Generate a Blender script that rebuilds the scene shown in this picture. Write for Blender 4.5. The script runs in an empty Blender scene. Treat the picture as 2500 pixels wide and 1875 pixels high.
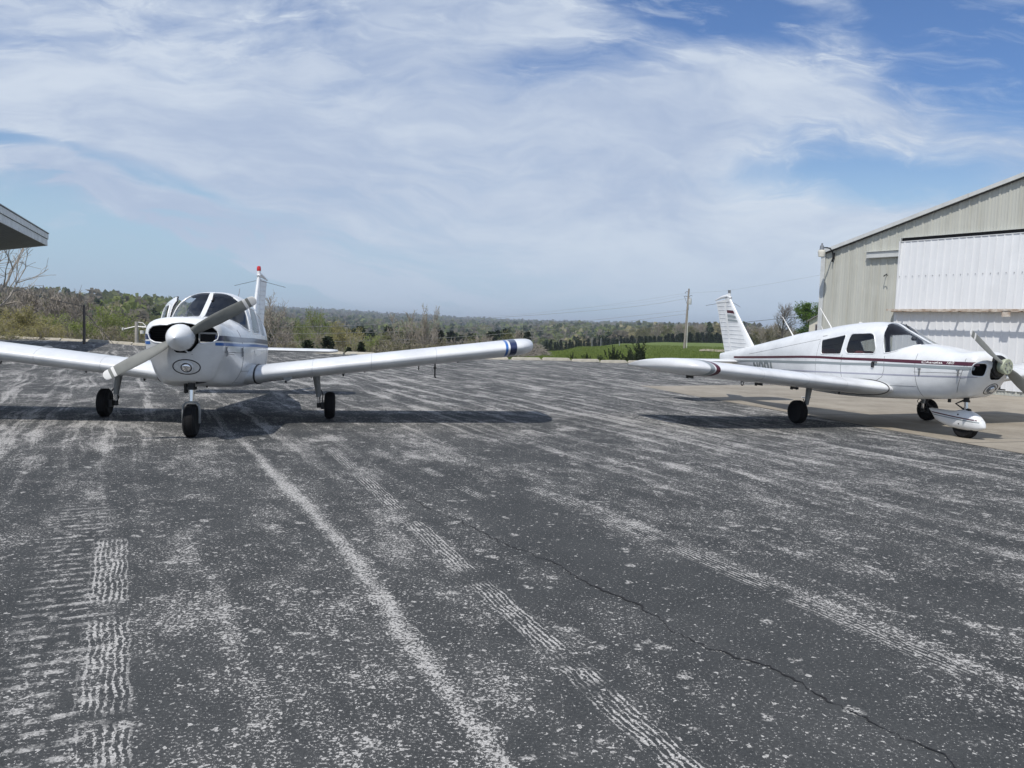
import bpy, math, random
import numpy as np
from mathutils import Matrix, Vector
C = bpy.context.scene.collection
PI = math.pi
R = math.radians
rng = random.Random(7)

# ------------------------------------------------------------------ helpers
class MB:
    """collects geometry, then links it as ONE mesh object"""
    def __init__(s): s.v = []; s.f = []; s.m = []
    def add(s, vs, fs, mi=0):
        o = len(s.v); s.v += [tuple(p) for p in vs]
        s.f += [tuple(i + o for i in f) for f in fs]; s.m += [mi] * len(fs)
    def box(s, c, d, rot=None, mi=0, taper=1.0):
        x, y, z = [q / 2 for q in d]
        vs = [Vector((a * x * (taper if k > 0 else 1), b * y * (taper if k > 0 else 1), k * z)) for k in (-1, 1) for a, b in ((-1, -1), (1, -1), (1, 1), (-1, 1))]
        if rot is not None: vs = [rot @ p for p in vs]
        vs = [p + Vector(c) for p in vs]
        s.add(vs, [(3, 2, 1, 0), (4, 5, 6, 7), (0, 1, 5, 4), (1, 2, 6, 5), (2, 3, 7, 6), (3, 0, 4, 7)], mi)
    def rbox(s, c, d, r, rot=None, mi=0):
        """box with chamfered edges"""
        x, y, z = [q / 2 for q in d]; r = min(r, x * .49, y * .49, z * .49)
        rings = []
        for zz, k in ((-z, r), (-z + r, 0), (z - r, 0), (z, r)):
            a, b = x - k, y - k; q = r
            rings.append([Vector(p + (zz,)) for p in ((-a + q, -b), (a - q, -b), (a, -b + q), (a, b - q), (a - q, b), (-a + q, b), (-a, b - q), (-a, -b + q))])
        vs = [p for rg in rings for p in rg]
        if rot is not None: vs = [rot @ p for p in vs]
        vs = [p + Vector(c) for p in vs]
        fs = [tuple(range(7, -1, -1)), tuple(range(24, 32))]
        for i in range(3):
            for j in range(8): fs.append((i * 8 + j, i * 8 + (j + 1) % 8, i * 8 + 8 + (j + 1) % 8, i * 8 + 8 + j))
        s.add(vs, fs, mi)
    def tube(s, pts, r, n=8, mi=0, cap=True, closed=False):
        pts = [Vector(p) for p in pts]; N = len(pts)
        rs = r if hasattr(r, '__len__') else [r] * N
        vs = []; prev = None
        for i in range(N):
            if closed: t = pts[(i + 1) % N] - pts[i - 1]
            else: t = pts[min(i + 1, N - 1)] - pts[max(i - 1, 0)]
            if t.length < 1e-9: t = Vector((0, 0, 1))
            t.normalize()
            if prev is None:
                a = Vector((0, 0, 1)) if abs(t.z) < .9 else Vector((1, 0, 0))
                u = t.cross(a).normalized()
            else:
                u = (prev - t * prev.dot(t))
                u = u.normalized() if u.length > 1e-6 else t.orthogonal().normalized()
            prev = u; w = t.cross(u)
            for k in range(n):
                a = 2 * PI * k / n; vs.append(pts[i] + (u * math.cos(a) + w * math.sin(a)) * rs[i])
        fs = []
        for i in range(N if closed else N - 1):
            i2 = (i + 1) % N
            for k in range(n): fs.append((i * n + k, i * n + (k + 1) % n, i2 * n + (k + 1) % n, i2 * n + k))
        if cap and not closed: fs += [tuple(range(n - 1, -1, -1)), tuple((N - 1) * n + k for k in range(n))]
        s.add(vs, fs, mi)
    def lathe(s, prof, c=(0, 0, 0), axis='z', n=24, mi=0):
        """prof: (radius, height) pairs, revolved about an axis"""
        vs = []
        for r, h in prof:
            for k in range(n):
                a = 2 * PI * k / n; p, q = r * math.cos(a), r * math.sin(a)
                v = {'z': (p, q, h), 'x': (h, p, q), 'y': (q, h, p)}[axis]
                vs.append((v[0] + c[0], v[1] + c[1], v[2] + c[2]))
        fs = []
        for i in range(len(prof) - 1):
            for k in range(n): fs.append((i * n + k, i * n + (k + 1) % n, (i + 1) * n + (k + 1) % n, (i + 1) * n + k))
        fs += [tuple(range(n - 1, -1, -1)), tuple((len(prof) - 1) * n + k for k in range(n))]
        s.add(vs, fs, mi)
    def prism(s, poly, a, b, fn, mi=0):
        """polygon of (u,v) extruded from a to b; fn(u,v,w)->xyz"""
        n = len(poly)
        vs = [fn(u, v, a) for u, v in poly] + [fn(u, v, b) for u, v in poly]
        fs = [tuple(range(n - 1, -1, -1)), tuple(range(n, 2 * n))] + [(i, (i + 1) % n, n + (i + 1) % n, n + i) for i in range(n)]
        s.add(vs, fs, mi)
    def loft(s, rings, mi=0, cap0=True, cap1=True, closed=True):
        n = len(rings[0]); vs = [p for r in rings for p in r]; fs = []
        for i in range(len(rings) - 1):
            for k in range(n if closed else n - 1):
                fs.append((i * n + k, i * n + (k + 1) % n, (i + 1) * n + (k + 1) % n, (i + 1) * n + k))
        if cap0: fs.append(tuple(range(n - 1, -1, -1)))
        if cap1: fs.append(tuple((len(rings) - 1) * n + k for k in range(n)))
        s.add(vs, fs, mi)
    def build(s, name, mats, parent=None, smooth=None, flip=False):
        me = bpy.data.meshes.new(name)
        me.from_pydata(s.v, [], s.f)
        if not isinstance(mats, (list, tuple)): mats = [mats]
        for m in mats: me.materials.append(m)
        if len(mats) > 1: me.polygons.foreach_set('material_index', s.m)
        if smooth is not None:
            me.polygons.foreach_set('use_smooth', [True] * len(me.polygons))
            if smooth < 179: me.set_sharp_from_angle(angle=R(smooth))
        if flip: me.flip_normals()
        me.update()
        o = bpy.data.objects.new(name, me); C.objects.link(o)
        if parent is not None: o.parent = parent
        return o

def tag(o, label=None, cat=None, group=None, kind=None):
    if label: o['label'] = label
    if cat: o['category'] = cat
    if group: o['group'] = group
    if kind: o['kind'] = kind
    return o
def empty(name, loc=(0, 0, 0), rz=0):
    o = bpy.data.objects.new(name, None); C.objects.link(o); o.location = loc; o.rotation_euler = (0, 0, rz)
    o.empty_display_size = .3
    return o
def copy_tree(o, parent=None):
    c = o.copy(); C.objects.link(c)
    if parent is not None: c.parent = parent
    for ch in kids(o): copy_tree(ch, c)
    return c
KIDS = {}
def kids(o):
    """children of an original, looked up once"""
    if o.name not in KIDS: KIDS[o.name] = list(o.children)
    return KIDS[o.name]

# ------------------------------------------------------------------ materials
def mat(name, col, rough=.5, metal=0., noise=0., nscale=8., bump=0., bscale=40., coat=0., spec=.5, back=None, tint=None):
    m = bpy.data.materials.new(name); m.use_nodes = True
    nt = m.node_tree; N = nt.nodes; L = nt.links; b = N['Principled BSDF']
    b.inputs['Roughness'].default_value = rough; b.inputs['Metallic'].default_value = metal
    b.inputs['Coat Weight'].default_value = coat; b.inputs['Coat Roughness'].default_value = .06
    b.inputs['Specular IOR Level'].default_value = spec
    col = tuple(col) + (1,) if len(col) == 3 else col
    b.inputs['Base Color'].default_value = col
    out = b.inputs['Base Color']; tc = N.new('ShaderNodeTexCoord')
    src = None
    if noise:
        n = N.new('ShaderNodeTexNoise'); n.inputs['Scale'].default_value = nscale; n.inputs['Detail'].default_value = 6; n.inputs['Roughness'].default_value = .65
        L.new(tc.outputs['Object'], n.inputs['Vector'])
        r = N.new('ShaderNodeValToRGB'); r.color_ramp.elements[0].position = .3; r.color_ramp.elements[1].position = .72
        d = tint if tint else tuple(c * (1 - noise) for c in col[:3])
        r.color_ramp.elements[0].color = tuple(d) + (1,); r.color_ramp.elements[1].color = tuple(min(1, c * (1 + noise * .35)) for c in col[:3]) + (1,)
        L.new(n.outputs['Fac'], r.inputs['Fac']); src = r.outputs['Color']
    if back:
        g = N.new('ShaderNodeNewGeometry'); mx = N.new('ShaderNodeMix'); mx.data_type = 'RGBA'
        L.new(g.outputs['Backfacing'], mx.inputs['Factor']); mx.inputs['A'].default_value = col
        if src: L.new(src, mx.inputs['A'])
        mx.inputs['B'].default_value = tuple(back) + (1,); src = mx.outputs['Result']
    if src: L.new(src, out)
    if bump:
        n2 = N.new('ShaderNodeTexNoise'); n2.inputs['Scale'].default_value = bscale; n2.inputs['Detail'].default_value = 4
        L.new(tc.outputs['Object'], n2.inputs['Vector'])
        bp = N.new('ShaderNodeBump'); bp.inputs['Strength'].default_value = bump; bp.inputs['Distance'].default_value = .02
        L.new(n2.outputs['Fac'], bp.inputs['Height']); L.new(bp.outputs['Normal'], b.inputs['Normal'])
    return m
def glass(name, tint=(.80, .84, .86), refl=1.0):
    m = bpy.data.materials.new(name); m.use_nodes = True; nt = m.node_tree; N = nt.nodes; L = nt.links
    N.remove(N['Principled BSDF']); o = N['Material Output']
    t = N.new('ShaderNodeBsdfTransparent'); t.inputs['Color'].default_value = tint + (1,)
    g = N.new('ShaderNodeBsdfGlossy'); g.inputs['Roughness'].default_value = .03
    fr = N.new('ShaderNodeLayerWeight'); fr.inputs['Blend'].default_value = .5
    pw = N.new('ShaderNodeMath'); pw.operation = 'POWER'; pw.inputs[1].default_value = 4.5; L.new(fr.outputs['Facing'], pw.inputs[0])
    ma = N.new('ShaderNodeMath'); ma.operation = 'MULTIPLY_ADD'; ma.inputs[1].default_value = .85 * refl; ma.inputs[2].default_value = .06 * refl
    mx = N.new('ShaderNodeMixShader'); L.new(pw.outputs[0], ma.inputs[0]); L.new(ma.outputs[0], mx.inputs[0])
    L.new(t.outputs[0], mx.inputs[1]); L.new(g.outputs[0], mx.inputs[2]); L.new(mx.outputs[0], o.inputs['Surface'])
    return m

M = {}
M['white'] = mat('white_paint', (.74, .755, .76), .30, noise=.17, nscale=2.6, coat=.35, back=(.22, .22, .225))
M['white2'] = mat('white_paint_plain', (.76, .775, .78), .3, noise=.08, nscale=5, coat=.3)
M['wingwhite'] = mat('wing_paint', (.70, .715, .725), .34, noise=.18, nscale=2.2, coat=.3)
M['navy'] = mat('navy_stripe', (.012, .022, .075), .3, coat=.4)
M['blue'] = mat('blue_stripe', (.025, .13, .42), .3, coat=.4)
M['maroon'] = mat('maroon_stripe', (.075, .012, .022), .32, coat=.4)
M['grey'] = mat('grey_stripe', (.25, .285, .295), .35, coat=.3)
M['lettergrey'] = mat('letter_grey', (.20, .225, .23), .4)
M['lilac'] = mat('thin_stripe', (.36, .36, .44), .4)
M['propgrey'] = mat('propeller_grey', (.20, .205, .188), .42, noise=.12, nscale=12)
M['propblack'] = mat('propeller_black', (.06, .06, .055), .5)
M['propwhite'] = mat('propeller_white', (.74, .73, .70), .4)
M['hub'] = mat('hub_primer', (.42, .45, .33), .5, noise=.2, nscale=30)
M['rubber'] = mat('tyre_rubber', (.008, .008, .009), .8, spec=.25, noise=.3, nscale=30)
M['black'] = mat('matt_black', (.008, .008, .009), .7)
M['seam'] = mat('seam_dark', (.07, .07, .075), .7)
M['rubberseal'] = mat('rubber_seal', (.02, .02, .022), .6)
M['chrome'] = mat('chrome', (.85, .86, .88), .08, 1.0)
M['steel'] = mat('steel_grey', (.30, .31, .32), .38, .6, noise=.2, nscale=25)
M['leg'] = mat('leg_paint', (.26, .27, .27), .4, noise=.2, nscale=20)
M['darksteel'] = mat('dark_steel', (.03, .031, .033), .5, .3, noise=.3, nscale=30)
M['red'] = mat('red_lens', (.55, .015, .015), .15, coat=.8)
M['navlight'] = mat('nav_light', (.02, .03, .06), .1, coat=1)
M['glass'] = glass('cabin_glass', (.86, .88, .89), 1.0)
M['sideglass'] = glass('side_glass', (.70, .72, .73), 1.0)
M['lens'] = mat('lamp_lens', (.62, .64, .66), .10, .85)
M['seat'] = mat('seat_cloth', (.09, .085, .08), .9, noise=.3, nscale=40)
M['seatred'] = mat('seat_red', (.16, .03, .03), .85, noise=.3, nscale=40)
M['dash'] = mat('dash_black', (.016, .016, .018), .75)
M['liner'] = mat('cabin_liner', (.20, .20, .20), .85)
M['hiviz'] = mat('filter_frame', (.45, .46, .46), .5)

# ------------------------------------------------------------------ fitted camera and aircraft poses
CAM = dict(f=1952.58484, pitch=.0735407279, h=1.46754592, roll=.0303434701)
POSE_A = (-4.22502532, 11.5408749, 0.0, R(-79.76779), 0, 0)
POSE_B = (6.37781811, 14.3597748, -.0781, R(-67.221128), R(-.60776), R(-.0787))
def pose_matrix(p):
    x, y, z, hd, pt, rl = p
    c, s = math.cos(hd), math.sin(hd); Rz = Matrix(((c, -s, 0), (s, c, 0), (0, 0, 1)))
    c, s = math.cos(pt), math.sin(pt); Ry = Matrix(((c, 0, -s), (0, 1, 0), (s, 0, c)))
    c, s = math.cos(rl), math.sin(rl); Rx = Matrix(((1, 0, 0), (0, c, -s), (0, s, c)))
    return Matrix.Translation((x, y, z)) @ (Rz @ Ry @ Rx).to_4x4()
def sstep(a, b, x):
    t = min(1, max(0, (x - a) / (b - a))); return t * t * (3 - 2 * t)
def zg(x, y):
    """the apron dips a few centimetres towards the hangar"""
    return -.08 * sstep(1.5, 4.5, x) - .014 * sstep(5.5, 7.5, x)
def ang(az, d, z=0.):
    """a point at azimuth az (degrees right of straight ahead) and horizontal distance d"""
    return Vector((d * math.sin(R(az)), d * math.cos(R(az)), z))
def elz(d, mil): return CAM['h'] + d * mil / 1000.
# ------------------------------------------------------------------ the light aircraft
def pchip(xs, ys, x):
    xs = np.asarray(xs, float); ys = np.asarray(ys, float); h = np.diff(xs); d = np.diff(ys) / h; m = np.zeros_like(ys)
    for i in range(1, len(xs) - 1):
        if d[i - 1] * d[i] > 0:
            w1 = 2 * h[i] + h[i - 1]; w2 = h[i] + 2 * h[i - 1]; m[i] = (w1 + w2) / (w1 / d[i - 1] + w2 / d[i])
    m[0] = d[0]; m[-1] = d[-1]
    x = np.clip(x, xs[0], xs[-1]); i = np.clip(np.searchsorted(xs, x) - 1, 0, len(h) - 1)
    t = (x - xs[i]) / h[i]
    return (1 + 2 * t) * (1 - t) ** 2 * ys[i] + t * (1 - t) ** 2 * h[i] * m[i] + t * t * (3 - 2 * t) * ys[i + 1] + t * t * (t - 1) * h[i] * m[i + 1]

def tailsec(zb, zt, hw, zm, n=2.5):
    """rounded section from belly to back with half width hw at height zm"""
    out = []
    for k in range(10):
        a = -PI / 2 + PI * k / 9
        y = hw * abs(math.cos(a)) ** (2 / n); s = math.sin(a)
        z = zm + (zt - zm if s > 0 else zm - zb) * math.copysign(abs(s) ** (2 / n), s)
        out.append((max(y, 0) if 0 < k < 9 else 0, z))
    return out

STATIONS = {  # x forward of the main wheels: ten (y,z) points from belly centre to roof centre
 -4.22: tailsec(.86, 1.01, .045, .94),
 -3.8: tailsec(.80, 1.09, .105, .95),
 -3.0: tailsec(.69, 1.25, .215, .97),
 -2.2: tailsec(.58, 1.415, .345, .97, 2.7),
 -1.5: tailsec(.50, 1.56, .465, .97, 2.9),
 -.9: [(0, .462), (.26, .462), (.43, .52), (.525, .71), (.55, .95), (.525, 1.2), (.43, 1.46), (.31, 1.58), (.16, 1.645), (0, 1.665)],
 -.45: [(0, .455), (.28, .455), (.45, .515), (.54, .71), (.56, .95), (.54, 1.2), (.455, 1.52), (.335, 1.65), (.175, 1.722), (0, 1.738)],
 0: [(0, .465), (.3, .465), (.46, .525), (.55, .72), (.565, .95), (.548, 1.2), (.462, 1.56), (.355, 1.695), (.19, 1.77), (0, 1.785)],
 .3: [(0, .48), (.3, .48), (.46, .54), (.55, .73), (.565, .95), (.548, 1.2), (.465, 1.57), (.36, 1.71), (.19, 1.787), (0, 1.801)],
 .55: [(0, .497), (.3, .497), (.46, .553), (.545, .74), (.562, .95), (.545, 1.2), (.466, 1.55), (.36, 1.69), (.19, 1.768), (0, 1.781)],
 .8: [(0, .515), (.3, .515), (.455, .57), (.54, .75), (.558, .95), (.54, 1.18), (.475, 1.42), (.37, 1.57), (.195, 1.655), (0, 1.672)],
 1.0: [(0, .53), (.3, .53), (.45, .583), (.535, .755), (.553, .95), (.535, 1.16), (.475, 1.315), (.37, 1.465), (.2, 1.56), (0, 1.582)],
 1.15: [(0, .542), (.295, .542), (.445, .594), (.53, .76), (.548, .95), (.53, 1.14), (.475, 1.285), (.37, 1.40), (.205, 1.49), (0, 1.513)],
 1.3: [(0, .556), (.29, .556), (.435, .607), (.522, .765), (.542, .95), (.525, 1.13), (.47, 1.275), (.365, 1.385), (.2, 1.44), (0, 1.458)],
 1.5: [(0, .575), (.28, .575), (.42, .626), (.508, .78), (.53, .96), (.515, 1.12), (.46, 1.265), (.36, 1.37), (.2, 1.425), (0, 1.44)],
}
NOSE = {
 'A': {2.0: [(0, .645), (.25, .645), (.35, .69), (.42, .83), (.465, .99), (.47, 1.14), (.445, 1.29), (.36, 1.385), (.2, 1.435), (0, 1.445)],
       2.22: [(0, .675), (.21, .68), (.30, .73), (.37, .86), (.425, 1.02), (.437, 1.17), (.425, 1.31), (.355, 1.395), (.2, 1.437), (0, 1.447)]},
 'B': {2.0: [(0, .635), (.24, .635), (.36, .69), (.44, .83), (.475, .97), (.475, 1.10), (.44, 1.23), (.35, 1.325), (.2, 1.365), (0, 1.372)],
       2.24: [(0, .668), (.2, .672), (.31, .73), (.39, .86), (.435, 1.0), (.445, 1.13), (.42, 1.26), (.34, 1.345), (.19, 1.383), (0, 1.39)]},
}
XF = {'A': 2.43, 'B': 2.485}; NC = {'A': 1.16, 'B': 1.13}; XN = {'A': 2.22, 'B': 2.24}

class Body:
    def __init__(s, kind):
        st = dict(STATIONS); st.update(NOSE[kind]); s.kind = kind
        s.xs = sorted(st); s.k = np.array([st[x] for x in s.xs])
        s.xn = XN[kind]; s.xf = XF[kind]; s.c = np.array([0, NC[kind]])
        s.sub = 14
    def table(s):
        X = np.arange(s.xs[0], s.xs[-1] + .004, .004); k = np.stack([np.stack([pchip(s.xs, s.k[:, i, j], X) for j in (0, 1)], 1) for i in range(10)], 1)
        e = np.concatenate([k[:, 1:2] * [-1, 1], k, k[:, 8:9] * [-1, 1]], 1); out = []
        for i in range(1, 10):
            p0, p1, p2, p3 = e[:, i - 1], e[:, i], e[:, i + 1], e[:, i + 2]
            for j in range(s.sub):
                t = j / s.sub
                out.append(.5 * ((2 * p1) + (-p0 + p2) * t + (2 * p0 - 5 * p1 + 4 * p2 - p3) * t * t + (-p0 + 3 * p1 - 3 * p2 + p3) * t ** 3))
        out.append(k[:, 9]); T = np.stack(out, 1); T[:, :, 0] = np.maximum(T[:, :, 0], 0); T[:, 0, 0] = 0; T[:, -1, 0] = 0
        s.T = T
    def half(s, x):
        if not hasattr(s, 'T'): s.table()
        q = min(len(s.T) - 1.001, max(0., (x - s.xs[0]) / .004)); i = int(q); w = q - i
        return s.T[i] * (1 - w) + s.T[i + 1] * w
    def scale(s, x):
        u = min(1, max(0, (x - s.xn) / (s.xf - s.xn))); return (1 - u ** 2.3) ** (1 / 2.3)
    def section(s, x):
        if x <= s.xn: return s.half(x)
        return s.c + (s.half(s.xn) - s.c) * s.scale(x)
    def side(s, x, z):
        """half width of the skin at height z (upper limit at the shoulder)"""
        h = s.section(x); i = np.argmax(h[:, 1] > z) if (h[:, 1] > z).any() else len(h) - 1
        i = max(1, i); a, b = h[i - 1], h[i]
        t = 0 if abs(b[1] - a[1]) < 1e-9 else min(1, max(0, (z - a[1]) / (b[1] - a[1])))
        return a[0] + (b[0] - a[0]) * t
    def top(s, x): return s.section(x)[-1, 1]
    def rake(s, x, z):
        """the lower cowl leans back under the propeller"""
        return -.30 * max(0., 1.16 - z) * min(1., max(0., (x - 1.75) / (s.xn - 1.75))) ** 1.5
    def front(s, y, z):
        """x of the nose skin in front of (y,z)"""
        h = s.half(s.xn) - s.c; d = np.array([abs(y), z]) - s.c; a = math.atan2(d[1], d[0])
        an = np.arctan2(h[:, 1], h[:, 0]); r = np.interp(a, an, np.hypot(h[:, 0], h[:, 1])); q = min(.999, math.hypot(*d) / r)
        x = s.xn + (s.xf - s.xn) * (1 - q ** 2.3) ** (1 / 2.3); return x + s.rake(x, z)

def inside(poly, x, y):
    c = False; n = len(poly)
    for i in range(n):
        x1, y1 = poly[i]; x2, y2 = poly[i - 1]
        if (y1 > y) != (y2 > y) and x < (x2 - x1) * (y - y1) / (y2 - y1) + x1: c = not c
    return c
def rounded(poly, r, n=5):
    out = []; N = len(poly)
    for i in range(N):
        p = Vector(poly[i]); a = (Vector(poly[i - 1]) - p); b = (Vector(poly[(i + 1) % N]) - p)
        ra = min(r, a.length * .45, b.length * .45); A = p + a.normalized() * ra; B = p + b.normalized() * ra
        for j in range(n + 1):
            t = j / n; q = A * (1 - t) ** 2 + p * 2 * t * (1 - t) + B * t * t; out.append((q.x, q.y))
    return out
def dense(pl, step=.02, closed=False):
    out = []; P = list(pl) + ([pl[0]] if closed else [])
    for a, b in zip(P[:-1], P[1:]):
        n = max(1, int(math.hypot(b[0] - a[0], b[1] - a[1]) / step))
        out += [(a[0] + (b[0] - a[0]) * i / n, a[1] + (b[1] - a[1]) * i / n) for i in range(n)]
    if not closed: out.append(P[-1])
    return out

REARWIN = [(-.68, 1.435), (-.10, 1.555), (-.125, 1.20), (-.60, 1.175)]
DOORWIN = [(.01, 1.575), (.50, 1.605), (.625, 1.33), (.60, 1.245), (.02, 1.222), (-.03, 1.28), (-.02, 1.47)]
WS_BASE = [(.80, 1.275), (.88, 1.283), (.98, 1.315), (1.08, 1.362), (1.18, 1.405), (1.26, 1.44), (1.315, 1.458)]
WS_POST = [(.80, 1.275), (.765, 1.36), (.715, 1.47), (.675, 1.57), (.64, 1.66), (.60, 1.725), (.555, 1.775), (.54, 1.90)]
WS_POLY = WS_BASE + [(1.40, 1.50), (1.40, 1.95)] + WS_POST[::-1][:-1]
DOORPOLY = [(-.075, .72), (-.075, 1.64), (-.02, 1.71), (.40, 1.715), (.60, 1.66), (.67, 1.52), (.76, 1.30), (.82, 1.20), (.84, .95), (.78, .72)]

def airfoil(t=.15, n=22, camber=.018):
    xs = [(1 - math.cos(PI * i / n)) / 2 for i in range(n + 1)]
    def th(x): return 5 * t * (.2969 * math.sqrt(x) - .126 * x - .3516 * x * x + .2843 * x ** 3 - .1036 * x ** 4)
    def cam(x): return camber * 4 * x * (1 - x)
    up = [(x, cam(x) + th(x)) for x in xs]; lo = [(x, cam(x) - th(x)) for x in xs]
    return up[::-1] + lo[1:-1]      # trailing edge, over the top to the nose, back underneath

WZ0 = .650; WD = {1: .115, -1: .115}
def wing_ring(y, sgn, chord=1.66, le=.875, t=.152, zoff=0, tcut=0.0, inc=R(4.4)):
    out = []; k = min(1, max(0, (1.15 - y) / .55)); k = k * k * .15; chord += k; le += k; t *= 1 - k * .45
    for u, v in airfoil(t):
        if v < .018: v = v * (1 - tcut) + (.018 + .0 * u) * tcut
        x = le - u * chord; z = v * chord - (u - .3) * chord * math.tan(inc)
        out.append((x, sgn * y, WZ0 + (y - .6) * WD[sgn] + z + zoff))
    return out

def make_plane(kind, pose, label):
    B = Body(kind); white = M['white']; da, db = (7.2, 6.5) if kind == 'A' else (5.8, 4.9); WD[1] = math.tan(R(da)); WD[-1] = math.tan(R(db))
    root = empty('light_airplane'); root.matrix_world = pose_matrix(pose)
    tag(root, label, 'airplane', 'light airplanes parked on the apron')
    # ---- skin grid
    xs = list(np.arange(-4.22, -.80, .05)) + list(np.arange(-.80, 1.42, .0125)) + list(np.arange(1.42, B.xn - .01, .03))
    smin = .26 if kind == 'A' else .36
    for i in range(44):
        s = 1 + (smin - 1) * (i / 43) ** 1.0
        xs.append(B.xn + (B.xf - B.xn) * (max(0, 1 - s ** 2.3)) ** (1 / 2.3))
    xs = sorted(set(round(float(x), 5) for x in xs))
    secs = [B.section(x) for x in xs]; H = len(secs[0]); n = 2 * H - 2
    V = []
    for x, h in zip(xs, secs):
        V += [(x + B.rake(x, p[1]), p[0], p[1]) for p in h] + [(x + B.rake(x, p[1]), -p[0], p[1]) for p in h[-2:0:-1]]
    if kind == 'A':
        inl = [(-.385, 1.25), (-.372, 1.295), (-.33, 1.335), (-.25, 1.350), (-.17, 1.352), (-.11, 1.372), (0, 1.385), (.11, 1.372), (.17, 1.352), (.26, 1.350), (.335, 1.335), (.375, 1.295), (.388, 1.25), (.375, 1.20), (.33, 1.16), (.25, 1.148), (.18, 1.14), (.15, 1.10), (.125, 1.075), (.10, 1.045), (.06, 1.04), (.035, 1.065), (-.06, 1.075), (-.13, 1.105), (-.20, 1.142), (-.30, 1.148), (-.355, 1.175)]
        inlets = [inl]
    else:
        r = [(.225, 1.005), (.395, 1.01), (.42, 1.12), (.395, 1.215), (.235, 1.215)]
        inlets = [rounded(r, .05), rounded([(-a, b) for a, b in r], .05)]
    body, ws, winL, winR, dbody, dwin = MB(), MB(), MB(), MB(), MB(), MB()
    sets = {k: ([], b) for k, b in dict(body=body, ws=ws, rear=winL, front=winR, rear2=MB(), front2=MB(), dbody=dbody, dwin=dwin).items()}
    for i in range(len(xs) - 1):
        xm = (xs[i] + xs[i + 1]) / 2
        for k in range(n):
            q = (i * n + k, i * n + (k + 1) % n, (i + 1) * n + (k + 1) % n, (i + 1) * n + k)
            ps = [V[a] for a in q]; ym = sum(p[1] for p in ps) / 4; zm = sum(p[2] for p in ps) / 4
            key = 'body'
            if -.75 < xm < 1.42 and zm > .7:
                door = kind == 'A' and ym < 0 and inside(DOORPOLY, xm, zm) and ym < -.2
                if inside(WS_POLY, xm, zm) and not door and zm > 1.2:
                    if abs(ym) > .028: key = 'ws'
                elif inside(REARWIN_R, xm, zm) and abs(ym) > .25: key = 'rear' if ym > 0 else 'rear2'
                elif inside(DOORWIN_R, xm, zm) and abs(ym) > .25: key = 'dwin' if door else ('front' if ym > 0 else 'front2')
                elif door: key = 'dbody'
            elif xm > B.xn - .02 and any(inside(pl, ym, zm) for pl in inlets): continue
            sets[key][0].append(q)
    def dump(key, name, m, smooth=40, parent=root):
        fl, mb = sets[key]
        if not fl: return None
        used = sorted(set(i for f in fl for i in f)); mp = {o: j for j, o in enumerate(used)}
        mb.add([V[i] for i in used], [tuple(mp[i] for i in f) for f in fl])
        return mb.build(name, m, parent, smooth)
    # tail cap
    body.add([V[k] for k in range(n)], [tuple(range(n))[::-1]])
    fus = dump('body', 'fuselage', [white], 50)
    dump('ws', 'windshield', M['glass'], 60)
    for q in ('rear', 'rear2'): dump(q, 'rear_window', M['sideglass'], 60)
    for q in ('front', 'front2'): dump(q, 'front_side_window', M['sideglass'], 60)
    # ---- strips lying on the skin
    def strip(mb, top, bot, sides=(1, -1), off=.004, rows=3, mi=0, x0=None, x1=None, step=.04):
        txs = [p[0] for p in top]; a = x0 if x0 is not None else txs[0]; b = x1 if x1 is not None else txs[-1]
        X = np.linspace(a, b, max(2, int((b - a) / step)))
        for sg in sides:
            vs = []
            for x in X:
                zt = np.interp(x, txs, [p[1] for p in top]); zb = np.interp(x, [p[0] for p in bot], [p[1] for p in bot])
                for j in range(rows + 1):
                    z = zb + (zt - zb) * j / rows; vs.append((x + B.rake(x, z), sg * (B.side(x, z) + off), z))
            fs = []
            for i in range(len(X) - 1):
                for j in range(rows):
                    f = (i * (rows + 1) + j, (i + 1) * (rows + 1) + j, (i + 1) * (rows + 1) + j + 1, i * (rows + 1) + j + 1)
                    fs.append(f if sg < 0 else f[::-1])
            mb.add(vs, fs, mi)
    def line(mb, pts, sides=(1, -1), r=.003, off=0., n=5, closed=False, step=.03, mi=0):
        d = dense(pts, step, closed)
        for sg in sides: mb.tube([(x + B.rake(x, z), sg * (B.side(x, z) + off), z) for x, z in d], r, n, mi, closed=closed)
    if kind == 'A':
        xs_ = [-3.55, -2.0, -1.1, -.6, 0, .66, 1.45, 2.15, 2.42]
        mt = [.975, 1.06, 1.10, 1.125, 1.150, 1.180, 1.205, 1.235, 1.245]
        for nm, m, d0, d1 in (('navy_stripe', M['navy'], 0, .062), ('blue_stripe', M['blue'], .083, .118)):
            mb = MB(); strip(mb, [(x, z - d0) for x, z in zip(xs_, mt)], [(x, z - d1) for x, z in zip(xs_, mt)], x1=2.36, step=.02)
            mb.build(nm, m, fus, 60)
        mb = MB(); strip(mb, [(.05, .985), (.62, 1.02)], [(.05, .93), (.62, .965)], sides=(1,)); strip(mb, [(.10, .935), (.5, .955)], [(.10, .925), (.5, .925)], sides=(1,)); mb.build('white_patch', M['propwhite'], fus, 60)
    else:
        X0 = [-3.6, -2.317, -1.129, -.64, 0, .66, 1.441, 2.147, 2.42]
        top = [.972, 1.048, 1.121, 1.143, 1.154, 1.178, 1.198, 1.217, 1.224]
        bot = [.929, 1.005, 1.080, 1.102, 1.112, 1.131, 1.144, 1.160, 1.168]
        g0 = [.897, .966, 1.019, 1.045, 1.063, 1.097, 1.125, 1.143, 1.150]
        g1 = [.852, .923, .974, 1.003, 1.024, 1.055, 1.081, 1.095, 1.102]
        mb = MB(); strip(mb, list(zip(X0, top)), list(zip(X0, bot)), step=.02, x1=2.41); maroon = mb.build('maroon_stripe', M['maroon'], fus, 60)
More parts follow.
